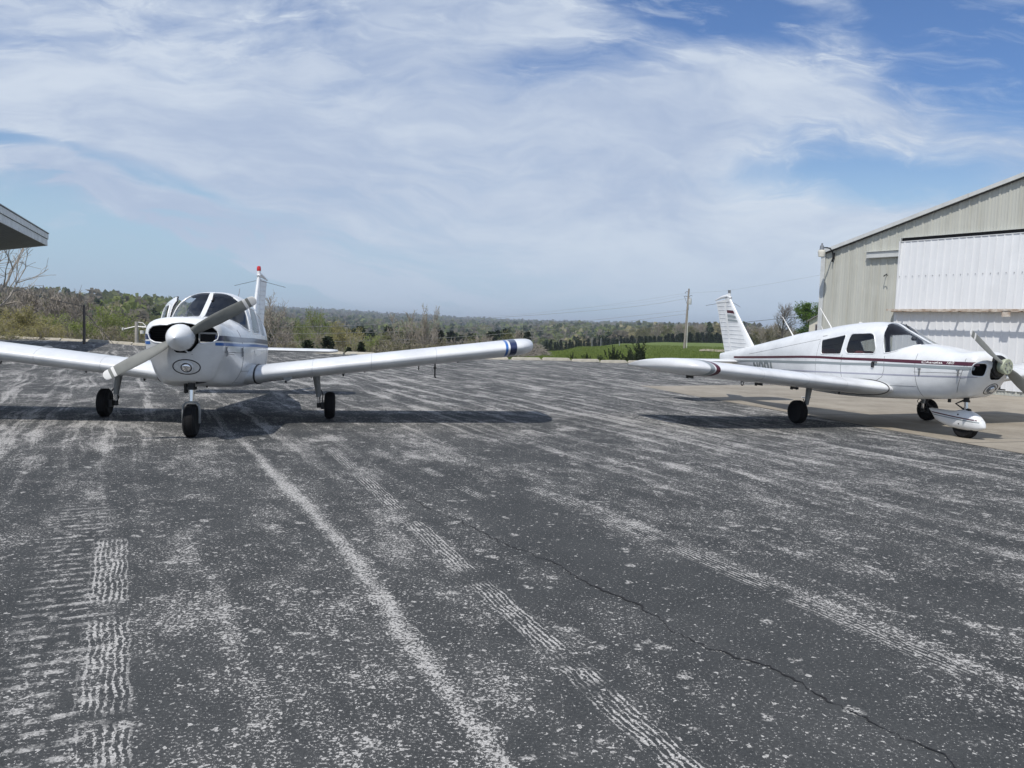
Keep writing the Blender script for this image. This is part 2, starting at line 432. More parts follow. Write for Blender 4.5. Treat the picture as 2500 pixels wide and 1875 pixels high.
        mb = MB(); strip(mb, list(zip(X0, g0)), list(zip(X0, g1)), step=.02, x1=2.38); mb.build('grey_stripe', M['grey'], fus, 60)
        TX = [-1.75, -1.55, -.61, 0, .34, 1.46, 2.42]; TZ = [.806, .818, .856, .881, .897, .950, .998]
        mb = MB(); strip(mb, [(x, z + .009) for x, z in zip(TX, TZ)], [(x, z - .009) for x, z in zip(TX, TZ)], rows=1); mb.build('thin_stripe', M['lilac'], fus, 60)
        # ---- writing on the starboard side (x runs tail to nose = left to right)
        def strokes(name, paths, ox, oz, sx, sz, slant, w, m, par, rise=0., both=False):
            mb = MB()
            for path in paths:
                P = [(ox + (u * sx) + v * sz * slant, oz + v * sz + u * sx * rise) for u, v in path]
                P = dense(P, .02)
                vs = []
                for i, (x, z) in enumerate(P):
                    a = P[max(0, i - 1)]; b = P[min(len(P) - 1, i + 1)]; dx, dz = b[0] - a[0], b[1] - a[1]; l = math.hypot(dx, dz) or 1
                    nx, nz = -dz / l * w / 2, dx / l * w / 2
                    for sg in (1, -1):
                        X, Z = x + sg * nx, z + sg * nz; vs.append((X, -(B.side(X, Z) + .008), Z))
                mb.add(vs, [(2 * i, 2 * i + 1, 2 * i + 3, 2 * i + 2) for i in range(len(P) - 1)])
            return mb.build(name, m, par)
        def arc(cx, cy, rx, ry, a0, a1, k=10): return [(cx + rx * math.cos(R(a0 + (a1 - a0) * i / k)), cy + ry * math.sin(R(a0 + (a1 - a0) * i / k))) for i in range(k + 1)]
        gl = []
        gl += [[(0, 0), (0, 1)], [(0, 1), (.55, 0)], [(.55, 0), (.55, 1)]]
        gl += [arc(1.15, .72, .27, .28, 190, -10) + [(1.38, .55), (.88, 0), (1.45, 0)]]
        gl += [arc(2.0, .70, .27, .30, 0, 360, 16), [(2.27, .70)] + arc(2.0, .28, .27, .28, 0, -160)]
        gl += [[(2.72, 0), (2.72, 1)]]
        strokes('registration_lettering', gl, -2.72, .62, .235, .265, -.30, .058, M['lettergrey'], fus, .10)
        sc = []
        def at(pl, dx): sc.append([(u + dx, v) for u, v in pl])
        at(arc(.55, .5, .5, .5, 50, 300, 12) + [(1.0, .05)], 0)                       # C
        at([(1.05, .05), (1.3, 1.0), (1.2, .05), (1.35, .45), (1.5, .5), (1.55, .05), (1.7, .1)], 0)      # h
        at([(1.75, .25), (2.0, .4), (1.9, .55), (1.75, .4), (1.8, .05), (2.1, .1)], 0)       # e
        at([(2.15, .05), (2.25, .5), (2.45, .45), (2.45, .05), (2.6, .1)], 0)            # r
        at(arc(2.8, .27, .2, .24, 0, 360, 10), 0)                                  # o
        at([(3.0, .05), (3.3, 1.0), (3.15, .05)], 0); at([(3.42, .5), (3.2, .28), (3.5, .03)], 0)   # k
        at([(3.6, .25), (3.85, .4), (3.75, .55), (3.6, .4), (3.65, .05), (3.95, .1)], 0)     # e
        at([(4.0, .25), (4.25, .4), (4.15, .55), (4.0, .4), (4.05, .05), (4.4, .08)], 0)     # e
        at([(5.22, .74), (5.42, .95), (5.30, .0)], -.02)                                # 1
        at([(5.9, .95), (5.62, .4)] + arc(5.8, .24, .2, .24, 140, 500, 10), 0)               # 6
        at(arc(6.4, .48, .22, .46, 0, 360, 12), 0)                                  # 0
        strokes('script_lettering', sc, 1.525, 1.157, .0815, .036, .15, .008, M['propwhite'], fus, .035)
    # ---- seams, frames, hinges
    mb = MB()
    line(mb, [(1.40, 1.30), (1.42, 1.1), (1.46, .90), (1.50, .72), (1.53, .62)], r=.0035)
    line(mb, [(2.235, 1.27), (2.235, 1.1), (2.225, .95), (2.19, .80), (2.17, .74)] if kind == 'B' else [(1.86, 1.0), (2.1, 1.02)], r=.0035)
    line(mb, [(1.42, 1.005), (2.22, 1.045)], r=.003)
    line(mb, [(.86, .74), (1.47, .775)], r=.0025)
    line(mb, [(-3.0, 1.055), (-1.7, 1.264), (-.72, 1.448)], r=.003)
    line(mb, [(-.70, .60), (-.715, 1.43)], r=.002)
    if kind == 'B': line(mb, [(-.085, 1.2), (-.09, .93), (-.05, .80), (.10, .765), (.70, .80), (.82, .88), (.85, 1.0), (.82, 1.22)], r=.0035)
    mb.build('panel_seam', M['seam'], fus, 60)
    mb = MB()
    def frame(poly, r=.011, sides=(1, -1)): line(mb, poly, sides=sides, r=r, closed=True, step=.03, n=6, off=-.002)
    frame(REARWIN_R); frame(DOORWIN_R, sides=(1,) if kind == 'A' else (1, -1))
    line(mb, WS_BASE[:-1], r=.011, n=6, off=-.002); line(mb, WS_POST[:-2], r=.013, n=6, off=-.002)
    mb.build('window_frame', M['white2'], fus, 60)
    mb = MB(); vs = []
    for x in np.linspace(.50, 1.40, 40):
        z = B.top(x); vs += [(x, .03, z + .005), (x, -.03, z + .005), (x, -.024, z - .025), (x, .024, z - .025)]
    mb.loft([vs[i * 4:i * 4 + 4] for i in range(40)]); mb.build('windshield_post', M['white2'], fus, 50)
    mb = MB()
    for x in (1.52, 2.15):
        z = 1.01 + (x - 1.5) * .05
        for sg in (1, -1):
            y = B.side(x, z)
            mb.box((x, sg * (y + .006), z), (.022, .012, .10), mi=0); mb.box((x - .005, sg * (y + .006), z + .055), (.05, .012, .014))
            mb.tube([(x, sg * (y + .016), z - .04), (x, sg * (y + .016), z + .02)], .007, 6)
    mb.build('cowl_latch', M['steel'], fus)
    # ---- inlets, dark bay, cooling fins
    for pl in inlets:
        mb = MB(); d = dense(pl, .012, True); mb.tube([(B.front(y, z) - .004, y, z) for y, z in d], .009 if kind == 'A' else .011, 7, closed=True)
        mb.build('inlet_lip', M['white2'], fus, 60)
    mb = MB(); h = B.half(B.xn - .12); c = np.array([0, NC[kind]]); h = c + (h - c) * .93
    ring = [(p[0], p[1]) for p in h] + [(-p[0], p[1]) for p in h[-2:0:-1]]
    mb.add([(B.xn - .12, y, z) for y, z in ring], [tuple(range(len(ring)))])
    for y in (-.27, .27):
        for k in range(7): mb.box((B.xn - .07, y, NC[kind] - .05 + k * .028), (.08, .2, .006))
    mb.build('engine_bay', M['black'], fus)
    if kind == 'A':
        mb = MB(); fx = B.xn + .06
        for a, b, w, hh in ((.265, 1.265, .21, .022), (.265, 1.155, .21, .016), (.165, 1.21, .018, .12), (.362, 1.21, .03, .13)): mb.rbox((fx, a, b), (.03, w, hh), .004)
        intake = mb.build('air_filter_frame', M['hiviz'], fus)
        mb = MB()
        for k in range(7): mb.box((fx - .02, .262, 1.17 + k * .014), (.012, .19, .006))
        mb.build('filter_slat', M['darksteel'], intake)
        mb = MB(); mb.lathe([(.0, .0), (.03, .0), (.032, .03), (.02, .05), (.0, .05)], (2.33, .10, 1.035), 'x', 14); mb.build('oil_cooler_hose', M['darksteel'], fus, 40)
    # ---- landing light in its oval
    ly, lz, a, b = (.03, .868, .150, .088) if kind == 'A' else (.05, .815, .125, .085)
    el_ = [(ly + a * math.cos(2 * PI * i / 40), lz + b * math.sin(2 * PI * i / 40)) for i in range(40)]
    mb = MB(); mb.tube([(B.front(y, z) + .0, y, z) for y, z in el_], .0065, 7, closed=True); mb.build('light_surround', M['rubberseal'], fus, 60)
    fx = B.front(ly, lz)
    nrm = Vector((1, 0, -.50 if kind == 'A' else -.45)).normalized()
    Rt = Vector((0, 0, 1)).rotation_difference(nrm).to_matrix()
    def disc(prof, name, m, par, k=28):
        mb = MB(); mb.lathe(prof, (0, 0, 0), 'z', k); mb.v = [tuple(Rt @ Vector(p) + Vector((fx, ly, lz))) for p in mb.v]; return mb.build(name, m, par, 40)
    lamp = disc([(.0, .0), (.078, .0), (.078, .016), (.072, .024), (.064, .022), (.060, .012), (.0, .012)], 'landing_light', M['steel'] if kind == 'B' else M['white2'], root)
    disc([(.0, .013), (.0615, .013), (.060, .0235), (.055, .0225), (.0, .016)], 'light_bezel', M['darksteel'], lamp)
    disc([(.0, .016), (.054, .016), (.051, .027), (.040, .036), (.026, .042), (.012, .045), (.0, .0455)], 'light_lens', M['chrome'] if kind == 'A' else M['lens'], lamp)
    # ---- cabin interior
    mb = MB(); mb.box((.1, 0, .80), (1.9, .98, .02)); mb.build('cabin_floor', M['liner'], root)
    mb = MB()
    rings = []
    for x, zt_, hw_ in ((1.29, 1.41, .30), (1.15, 1.385, .37), (1.0, 1.36, .43), (.90, 1.335, .455), (.875, 1.31, .455)):
        rings.append([(x, -hw_, 1.08), (x, -hw_, zt_ - .13), (x, -hw_ * .8, zt_ - .035), (x, -hw_ * .45, zt_), (x, hw_ * .45, zt_), (x, hw_ * .8, zt_ - .035), (x, hw_, zt_ - .13), (x, hw_, 1.08)])
    mb.loft(rings); mb.build('instrument_panel', M['dash'], root)
    sm = M['seatred'] if kind == 'B' else M['seat']
    for y in (-.25, .25):
        for x in (.28, -.62):
            mb = MB(); rt = Matrix.Rotation(R(-14), 3, 'Y')
            mb.rbox((x - .12, y, 1.05), (.11, .42, .46), .04, rt); mb.rbox((x + .1, y, .93), (.46, .42, .14), .04)
            mb.build('cabin_seat', sm, root, 30)
    mb = MB()
    for y in (-.24, .24):
        mb.tube([(.88, y, 1.17), (.74, y, 1.17)], .012, 8)
        mb.tube([(.73, y - .13, 1.25), (.72, y - .12, 1.17), (.72, y - .05, 1.14), (.72, y + .05, 1.14), (.72, y + .12, 1.17), (.73, y + .13, 1.25)], .013, 7)
    mb.build('control_yoke', M['dash'], root, 40)
    mb = MB(); mb.lathe([(.0, -.04), (.035, -.035), (.05, -.005), (.035, .03), (.012, .05), (.008, .07), (.0, .07)], (.92, 0, 1.535), 'z', 14); mb.build('magnetic_compass', M['dash'], root, 40)
    # ---- wings
    for sg in (1, -1):
        mb = MB(); rings = []
        for y in (.50, .60, .70, .80, .92, 1.05, 1.2, 1.8, 2.6, 3.4, 4.10): rings.append(wing_ring(y, sg))
        y0 = 4.20 if kind == 'A' else 4.10
        for k in range(1, 13):                                # raked tip: the nose curves back to the trailing edge
            u = k / 12; y = y0 + (4.575 - y0) * math.sin(u * PI / 2) ** .9; le = .875 - (1.05 if kind == 'A' else 1.15) * u ** 1.9; te = -.785 + .12 * u ** 5; ch = le - te
            ab = .252 * (1 - .66 * u ** 2.2); dx = (.875 - .3 * 1.66) - (le - .3 * ch)
            rings.append(wing_ring(y, sg, ch, le, ab / ch, zoff=-dx * math.tan(R(4.4)) + (.035 if kind == 'B' else .02) * u * u, tcut=.45 * u if kind == 'B' else .25 * u))
        mb.loft(rings); w = mb.build('wing', M['wingwhite'], root, 45, flip=sg > 0)
        # seal at the root
        sp = MB(); sp.tube([(x, sg * (.605 if kind == 'A' else .60), z) for x, y, z in wing_ring(.606, 1, 1.672, .881, .155)][:-6], .012 if kind == 'A' else .009, 6); sp.build('root_seal', M['rubberseal'], w, 60)
        # bands round the tip
        bands = [(4.10, 4.195, 'navy'), (4.035, 4.07, 'blue')] if kind == 'A' else [(3.89, 3.965, 'maroon'), (3.99, 4.07, 'grey')]
        for y0, y1, mn in bands:
            bm_ = MB(); rs = []
            for y in (y0, y1):
                rr = wing_ring(y, sg, 1.666, .879, .1545); N_ = len(rr)
                sk = .0 if kind == 'A' else .12
                rs.append([(p[0], p[1] + sg * sk * (.875 - p[0]), p[2] + sk * (.875 - p[0]) * WD[sg]) for p in rr[:-1]])
            bm_.loft(rs, cap0=False, cap1=False, closed=False); bm_.build('wing_band', M[mn], w, 60, flip=sg > 0)
        # rivet lines and skin joints
        jm = MB()
        for y in (1.35, 2.15, 3.05): jm.tube([(p[0], p[1], p[2]) for p in wing_ring(y, sg)][6:-2], .0016, 4)
        jm.build('skin_joint', M['steel'], w)
        fm = MB(); zt = max(p[2] for p in wing_ring(2.15 if sg < 0 else 1.9, sg)); y = 2.15 if sg < 0 else 1.9
        fm.lathe([(.0, -.01), (.055, -.01), (.055, .012), (.03, .02), (.0, .02)], (.38, sg * y, zt - .002), 'z', 16); fm.build('fuel_cap', M['steel'], w, 40)
        # control surfaces' hinge brackets and drains under the wing
        def under(x, y): return min(wing_ring(y, sg), key=lambda p: abs(p[0] - x) + (10 if p[2] > WZ0 + (y - .6) * WD[sg] + .02 else 0))[2]
        for x, y in ((-.45, 1.25), (-.45, 2.05), (-.45, 3.5)):
            hm = MB(); z = under(x, y)
            hm.box((x, sg * y, z - .03), (.20, .012, .05)); hm.box((x - .07, sg * y, z - .055), (.05, .018, .03)); hm.build('hinge_bracket', M['darksteel'], w)
        hm = MB(); z = under(.1, 2.85); hm.tube([(.1 + .03 * math.cos(a), sg * 2.85, z - .035 + .035 * math.sin(a)) for a in np.linspace(0, 2 * PI, 15)[:-1]], .007, 6, closed=True); hm.build('tie_down_ring', M['darksteel'], w, 60)
        for x, y in ((.15, 1.75), (.30, .95)):
            hm = MB(); z = under(x, y); hm.lathe([(.0, -.045), (.012, -.045), (.016, -.02), (.01, .0), (.0, .01)], (x, sg * y, z), 'z', 8); hm.build('fuel_drain', M['darksteel'], w, 40)
        if sg > 0:
            hm = MB(); z = under(.25, 3.08); hm.box((.25, 3.08, z - .09), (.10, .014, .20)); hm.tube([(.24, 3.08, z - .19), (.40, 3.08, z - .19)], .012, 7); hm.box((.25, 3.08, z - .06), (.13, .035, .02)); hm.build('pitot_mast', M['darksteel'], w)
        nm_ = MB()
        if kind == 'B': nm_.lathe([(.0, -.05), (.018, -.045), (.026, -.01), (.024, .02), (.0, .05)], (.16, sg * 4.46, WZ0 + 3.86 * WD[sg] + .085), 'x', 12); nm_.build('navigation_light', M['navlight'], w, 40)
        if kind == 'A' and sg > 0: nm_.lathe([(.0, -.004), (.06, -.003), (.06, .003), (.0, .004)], (.80, 1.02, WZ0 + .42 * WD[sg] - .035), 'x', 18); nm_.build('stall_sensor_plate', M['steel'], w, 40)
    # fillet ramps between belly and wing
    mb = MB()
    for sg in ((1, -1) if kind == 'A' else ()):
        rr = []
        for y, k in ((.42, 1.02), (.52, 1.01), (.598, 1.0)): rr.append(wing_ring(y, sg, 1.66 * k, .875 + .1 * (k - 1), .156))
        mb.loft(rr)
    if mb.v: mb.build('wing_fillet', white, root, 50)
    # ---- tail
    def finpoly(p, th, name, m, par, ribs=None):
        mb = MB(); n = len(p)
        def thick(i): return th * (1.0 if i not in edge else .12)
        edge = ribs['edge']
        vs = [(x, thick(i), z) for i, (x, z) in enumerate(p)] + [(x, -thick(i), z) for i, (x, z) in enumerate(p)]
        cx = sum(q[0] for q in p) / n; cz = sum(q[1] for q in p) / n
        vs += [(cx, th, cz), (cx, -th, cz)]
        fs = [(i, (i + 1) % n, 2 * n) for i in range(n)] + [(n + (i + 1) % n, n + i, 2 * n + 1) for i in range(n)] + [(i, n + i, n + (i + 1) % n, (i + 1) % n) for i in range(n)]
        mb.add(vs, fs)
        return mb.build(name, m, par, 30)
    rd = R(15) if kind == 'A' else 0.
    def swing(p):
        """rudder left turned to port"""
        hx = -3.845 - .34 * (p[2] - 1.03) / 1.22; dx = p[0] - hx; return (hx + dx * math.cos(rd) + p[1] * math.sin(rd), p[1] * math.cos(rd) - dx * math.sin(rd), p[2])
    # lofted fin: sections bottom to top between leading edge and hinge line
    mb = MB(); rings = []
    for t in np.linspace(0, 1, 9):
        le = -2.93 + (-4.0 + 2.93) * t - .02 * math.sin(PI * t) if t > .06 else -2.72; hx = -3.835 + (-4.175 + 3.835) * t; z = 1.03 + (2.25 - 1.03) * t; zl = z if t > .06 else z + .0
        c = le - hx; th = .058 * (1 - .45 * t)
        row = [(0, .02), (.02, .35), (.08, .68), (.2, .95), (.35, 1.0), (.7, .85), (1.0, .62)]
        L_ = [(le - u * c, th * k, z + .0) for u, k in row]; rings.append(L_ + [(x, -y, zz) for x, y, zz in L_[::-1]])
    mb.loft(rings); fin = mb.build('vertical_fin', white, root, 40)
    mb = MB(); rings = []
    for t in np.linspace(0, 1, 7):
        a = -3.845 + (-4.185 + 3.845) * t; b = -4.095 + (-4.52 + 4.095) * t; z = 1.035 + (2.22 - 1.035) * t; dz = -.05 * 1
        th = .036 * (1 - .4 * t); rings.append([(a, th, z), (b, .006, z + (-.04 if t > .9 else 0)), (b, -.006, z + (-.04 if t > .9 else 0)), (a, -th, z)])
    mb.loft(rings); mb.v = [swing(p) for p in mb.v]; rud = mb.build('rudder', white, root, 30)
    fr, rr_ = MB(), MB()
    for i in range(13):                                     # pressed stiffening ribs
        t = .05 + .88 * i / 12; z = 1.03 + 1.22 * t
        le = -2.93 - 1.07 * t; hx = -3.835 - .34 * t; th = .058 * (1 - .45 * t)
        for sg in (1, -1):
            fr.tube([(le + (hx - le) * .24, sg * th * .97, z), (le + (hx - le) * .62, sg * th * .90, z + .004), (hx + .035, sg * th * .67, z + .006)], .009, 5)
            a = -3.845 - .34 * t; b = -4.095 - .425 * t; tw = .036 * (1 - .4 * t)
            rr_.tube([(a - .05, sg * tw * .86, z), (a + (b - a) * .5, sg * tw * .55, z), (b + .03, sg * .008, z)], .008, 5)
    rr_.v = [swing(p) for p in rr_.v]; fr.build('fin_rib', white, fin, 60); rr_.build('rudder_rib', white, rud, 60)
    mb = MB(); mb.tube([(-3.99, 0, 2.25), (-4.09, 0, 2.30), swing((-4.30, 0, 2.275)), swing((-4.555, 0, 2.205))], [.03, .045, .035, .012], 10); mb.build('fin_tip_cap', white, fin, 60)
    mb = MB(); mb.tube([(-4.06, 0, 2.24), (-4.06, 0, 2.36)], .034, 12); mb.build('beacon_base', M['white2'], fin, 40)
    mb = MB()
    if kind == 'A': mb.lathe([(.036, 2.36), (.040, 2.375), (.040, 2.42), (.030, 2.45), (.0, 2.46)], (-4.06, 0, 0), 'z', 16)
    else:
        mb.lathe([(.030, 2.36), (.032, 2.42), (.034, 2.43), (.0, 2.435)], (-4.06, 0, 0), 'z', 14)
    mb.build('beacon_light', M['red'] if kind == 'A' else M['steel'], fin, 40)
    mb = MB()
    for sg in (1, -1): mb.tube([(-3.98, 0, 2.18), (-4.25, sg * .48, 2.07)], .004, 5)
    mb.build('whisker_antenna', M['darksteel'], fin)
    def finband(z0, z1, name, m):
        mb = MB(); vs = []
        for sg in (1, -1):
            q = []
            for z in (z0, z1):
                t = (z - 1.03) / 1.22; le = -2.93 - 1.07 * t; hx = -3.835 - .34 * t; th = .058 * (1 - .45 * t)
                q += [(hx + .02, sg * (th * .65 + .006), z + .02), ((le + hx) / 2, sg * (th * .97 + .006), z + .01), (le + (hx - le) * .22, sg * (th + .006), z)]
            mb.add(q, [(0, 1, 4, 3), (1, 2, 5, 4)])
        mb.build(name, m, fin)
    if kind == 'B': finband(1.905, 1.965, 'fin_maroon_band', M['maroon']); finband(1.80, 1.86, 'fin_grey_band', M['grey']); finband(1.72, 1.765, 'fin_grey_band', M['grey'])
    mb = MB(); rings = []
    for y in list(np.linspace(-1.30, 1.30, 14)): rings.append([(-3.46 - u * .80, y, .862 + v * .80) for u, v in airfoil(.095, 12, 0)])
    for k, u in enumerate((.35, .65, .88, .98)):
        e = math.sqrt(1 - u ** 2)
        rings.append([(-3.46 - (1 - e) * .35 - q * .80 * (.25 + .75 * e) - (1 - e) * .0, 1.30 + .225 * u, .862 + v * .80 * (.3 + .7 * e)) for q, v in airfoil(.095, 12, 0)])
        rings.insert(0, [(p[0], -p[1], p[2]) for p in rings[-1]])
    mb.loft(rings); mb.build('stabilator', M['wingwhite'], root, 45, flip=True)
    mb = MB(); mb.lathe([(.0, .0), (.012, 0), (.02, .03), (.0, .06)], (-4.28, 0, .94), 'x', 10); mb.build('tail_light', M['navlight'], fus, 40)
    # ---- antennas
    mb = MB()
    if kind == 'B':
        mb.tube([(-1.93, 0, 1.44), (-1.97, 0, 1.50), (-2.29, 0, 1.855)], [.02, .014, .006], 7); mb.tube([(-.93, 0, 1.62), (-.96, 0, 1.69), (-1.265, 0, 2.04)], [.018, .012, .006], 7); mb.tube([(-1.20, 0.05, 1.58), (-1.25, .05, 1.69)], [.010, .005], 6)
        mb.tube([(-.25, 0, 1.76), (-.25, 0, 1.79)], .03, 10)
        mb.tube([(-.72, -.40, 1.50), (-.68, -.44, 1.51), (-.58, -.445, 1.53), (-.54, -.415, 1.53)], .007, 6)
    else:
        mb.tube([(-1.4, 0, 1.55), (-1.45, 0, 1.62), (-1.75, .0, 1.93)], [.014, .009, .005], 7); mb.tube([(-.3, -.1, 1.74), (-.3, -.1, 1.79)], .05, 10)
    mb.build('radio_antenna', M['propwhite'] if kind == 'B' else M['steel'], root, 60)
    mb = MB(); x = .80 if kind == 'B' else .80; z = B.top(x); y0 = -.0
    mb.tube([(x + .04, .035, z - .09), (x, .04, z - .01), (x - .10, .04, z + .10)], [.012, .010, .007], 7); mb.lathe([(.0, .0), (.022, .004), (.026, .014), (.0, .02)], (x, .04, z - .012), 'z', 10); mb.build('thermometer_probe', M['black'], root, 60)
    # ---- propeller
    hub = Vector((2.475 if kind == 'A' else 2.555, 0, 1.212 if kind == 'A' else 1.175)); th0 = R(29.6) if kind == 'A' else R(147.5)
    prop = empty('propeller'); prop.parent = root; prop.location = hub
    for j, a in enumerate((th0, th0 + PI)):
        mb = MB(); rings = []; rr = list(np.linspace(.05, .90, 26)) + [.915, .928, .937, .94]
        ax = Vector((0, math.cos(a), math.sin(a))); side = Vector((0, -math.sin(a), math.cos(a))); fw = Vector((1, 0, 0))
        mis = []
        for r in rr:
            ch = np.interp(r, [.05, .12, .25, .45, .65, .80, .90, .93, .94], [.085, .10, .135, .150, .140, .122, .110, .085, .04])
            tw = R(np.interp(r, [.05, .2, .45, .7, .94], [52, 42, 27, 19, 14])); tk = np.interp(r, [.05, .15, .3, .6, .94], [.055, .036, .024, .014, .006])
            # turns clockwise as the pilot sees it
            cd = side * math.cos(tw) + fw * math.sin(tw); nd = -side * math.sin(tw) + fw * math.cos(tw)
            sec = []
            for k in range(14):
                q = 2 * PI * k / 14; u = math.cos(q) * ch / 2; v = math.sin(q) * tk / 2 * (1.5 if math.sin(q) > 0 else .5)
                sec.append(ax * r + cd * u + nd * v)
            rings.append(sec[::-1])
        mb.loft(rings); nfc = 14
        bands = [(.80, .835), (.875, .95)] if kind == 'A' else [(.80, .84), (.885, .95)]
        mb.m = []
        for i in range(len(rr) - 1):
            rm = (rr[i] + rr[i + 1]) / 2; whitep = any(x0 <= rm <= x1 for x0, x1 in bands)
            for k in range(nfc):
                back = math.sin(2 * PI * (13 - k - .5) / nfc) < 0
                mb.m.append(1 if whitep else (2 if back else 0))
        mb.m += [0, 1]
        mb.build('propeller_blade', [M['propgrey'], M['propwhite'], M['propblack']], prop, 50)
    mb = MB()
    if kind == 'A':
        P = [(.150, -.045), (.154, -.02), (.154, .0)] + [(.154 * math.cos(PI / 2 * t) ** .72, .305 * t ** 1.0) for t in np.linspace(.04, .97, 16)] + [(.012, .300), (0, .305)]
        P = [(r, h) for r, h in P]; mb.lathe(P, (0, 0, 0), 'x', 40); sp = mb.build('spinner', M['white2'], prop, 50)
        mb = MB()
        for k in range(12):
            a_ = 2 * PI * k / 12; mb.lathe([(.0, -.003), (.006, -.002), (.005, .004), (.0, .005)], (.03, .152 * math.cos(a_), .152 * math.sin(a_)), 'x', 7)
        mb.build('spinner_screw', M['steel'], sp)
    else:
        mb.lathe([(.0, -.06), (.095, -.06), (.10, -.02), (.112, -.01), (.118, .02), (.118, .045), (.11, .055), (.03, .055), (.0, .05)], (0, 0, 0), 'x', 36); hb = mb.build('propeller_hub', M['hub'], prop, 40)
        mb = MB()
        for k in range(6):
            a_ = 2 * PI * k / 6 + .3; mb.lathe([(.0, .0), (.013, .0), (.013, .012), (.0, .014)], (.055, .062 * math.cos(a_), .062 * math.sin(a_)), 'x', 6)
        mb.build('hub_bolt', M['steel'], hb)
        mb = MB(); mb.lathe([(.155, -.10), (.155, -.062), (.145, -.058), (.0, -.058)], (0, 0, 0), 'x', 36); mb.build('starter_ring', M['darksteel'], prop, 40)
    # cowl ring behind the disc
    mb = MB(); q_ = .145 if kind == 'A' else .175; mb.lathe([(q_, B.xf - .10), (q_, B.xf - .02)], (0, 0, hub.z - .01), 'x', 36); mb.build('crank_opening', M['black'], fus, 60)
    # ---- wheels
    def wheel(x, y, r, w, name='main_wheel', par=root, lab=None):
        t = empty(name); t.parent = par; t.location = (x, y, r)
        mb = MB(); P = []
        for k in range(25):
            q = PI * k / 24; cy = -math.cos(q); P.append((r - (r * .42) * (1 - math.sin(q) ** .55), cy * w / 2 * (1 if abs(cy) < .99 else .9)))
        P = [(r * .50, -w * .40)] + P + [(r * .50, w * .40)]
        mb.lathe(P, (0, 0, 0), 'y', 44)
        for g_ in (-.26, -.09, .09, .26): mb.lathe([(r * .9992, g_ * w - .004), (r * 1.001, g_ * w), (r * .9992, g_ * w + .004)], (0, 0, 0), 'y', 44)
        mb.build('tyre', M['rubber'], t, 40)
        mb = MB(); mb.lathe([(.0, -w * .30), (.03, -w * .36), (r * .28, -w * .33), (r * .40, -w * .28), (r * .52, -w * .40), (r * .53, -w * .36), (r * .53, w * .36), (r * .52, w * .40), (r * .40, w * .28), (r * .28, w * .33), (.03, w * .36), (.0, w * .30)], (0, 0, 0), 'y', 28); mb.build('wheel_rim', M['leg'] if kind == 'A' else M['steel'], t, 35)
        return t
    for sg in (1, -1):
        wheel(0, sg * 1.555, .200, .155)
        mb = MB(); yl = 1.40
        mb.tube([(.03, sg * (yl - .045), .70), (.03, sg * (yl - .04), .60), (.03, sg * (yl - .008), .36), (.03, sg * (yl - .005), .325)], [.060, .052, .037, .037], 16); leg = mb.build('landing_gear_leg', M['leg'], root, 40)
        mb = MB(); mb.tube([(.03, sg * (yl - .005), .33), (.03, sg * yl, .20)], .022, 12); mb.build('oleo_piston', M['chrome'], leg, 40)
        mb = MB(); mb.tube([(.03, sg * yl, .235), (.03, sg * yl, .165)], .033, 12); mb.tube([(.015, sg * yl, .20), (0, sg * 1.50, .20)], .024, 10); mb.build('axle', M['darksteel'], leg, 40)
        mb = MB(); mb.tube([(.0, sg * (yl - .0), .34), (-.10, sg * yl, .275), (.0, sg * yl, .20)], .011, 6)
        mb.build('torque_link', M['darksteel'], leg)
        mb = MB(); mb.tube([(-.02, sg * (yl + .03), .42), (.05, sg * (yl + .055), .36), (.06, sg * (yl + .05), .27), (.03, sg * (yl + .06), .21)], .008, 6); mb.build('brake_line', M['rubberseal'], leg, 60)
        mb = MB(); mb.box((.07, sg * (yl + .055), .20), (.07, .05, .10)); mb.build('brake_caliper', M['darksteel'], leg)
    nx = 1.985; ny = .015; nw = wheel(nx, ny, .200, .150, 'nose_wheel')
    mb = MB(); mb.tube([(nx - .02, ny, .75), (nx - .02, ny, .60)], .042, 14); mb.tube([(nx - .02, ny, .60), (nx - .02, ny, .575)], .055, 14); strut = mb.build('nose_gear_strut', M['darksteel'], root, 40)
    mb = MB(); mb.tube([(nx - .02, ny, .58), (nx - .01, ny, .43)], .030, 14); mb.build('oleo_piston', M['chrome'], strut, 40)
    if kind == 'A':
        mb = MB()
        pts = [(nx, -.096, .17), (nx, -.097, .32), (nx, -.088, .385), (nx, -.06, .42), (nx, 0, .432), (nx, .06, .42), (nx, .088, .385), (nx, .097, .32), (nx, .096, .17)]
        rings = []
        for i, (x, y, z) in enumerate(pts):
            a = Vector(pts[min(8, i + 1)]) - Vector(pts[max(0, i - 1)]); a.normalize(); nn = Vector((0, -a.z, a.y)) * .008
            w_ = .028 if 0 < i < 8 else .02
            p = Vector((x, y + ny, z)); rings.append([p + nn + Vector((w_, 0, 0)), p - nn + Vector((w_, 0, 0)), p - nn - Vector((w_, 0, 0)), p + nn - Vector((w_, 0, 0))])
        mb.loft(rings); mb.build('nose_fork', M['leg'], strut, 40)
        mb = MB(); mb.tube([(nx - .02, ny, .60), (nx - .14, ny, .52), (nx - .03, ny, .45)], .012, 7); mb.tube([(nx - .02, ny - .05, .595), (nx - .02, ny + .06, .595)], .018, 8); mb.build('torque_link', M['darksteel'], strut)
        mb = MB(); mb.tube([(1.9, -.062, .72), (1.9, -.062, .535), (1.9, -.060, .525)], [.026, .026, .020], 14); mb.build('exhaust_pipe', M['darksteel'], root, 40)
        mb = MB(); mb.lathe([(.0, -.02), (.012, -.02), (.012, .0), (.0, .0)], (1.7, .14, .60), 'z', 8); mb.tube([(2.12, .10, .672), (2.0, .25, .69)], .016, 8); mb.build('drain_tube', M['black'], root)
    else:
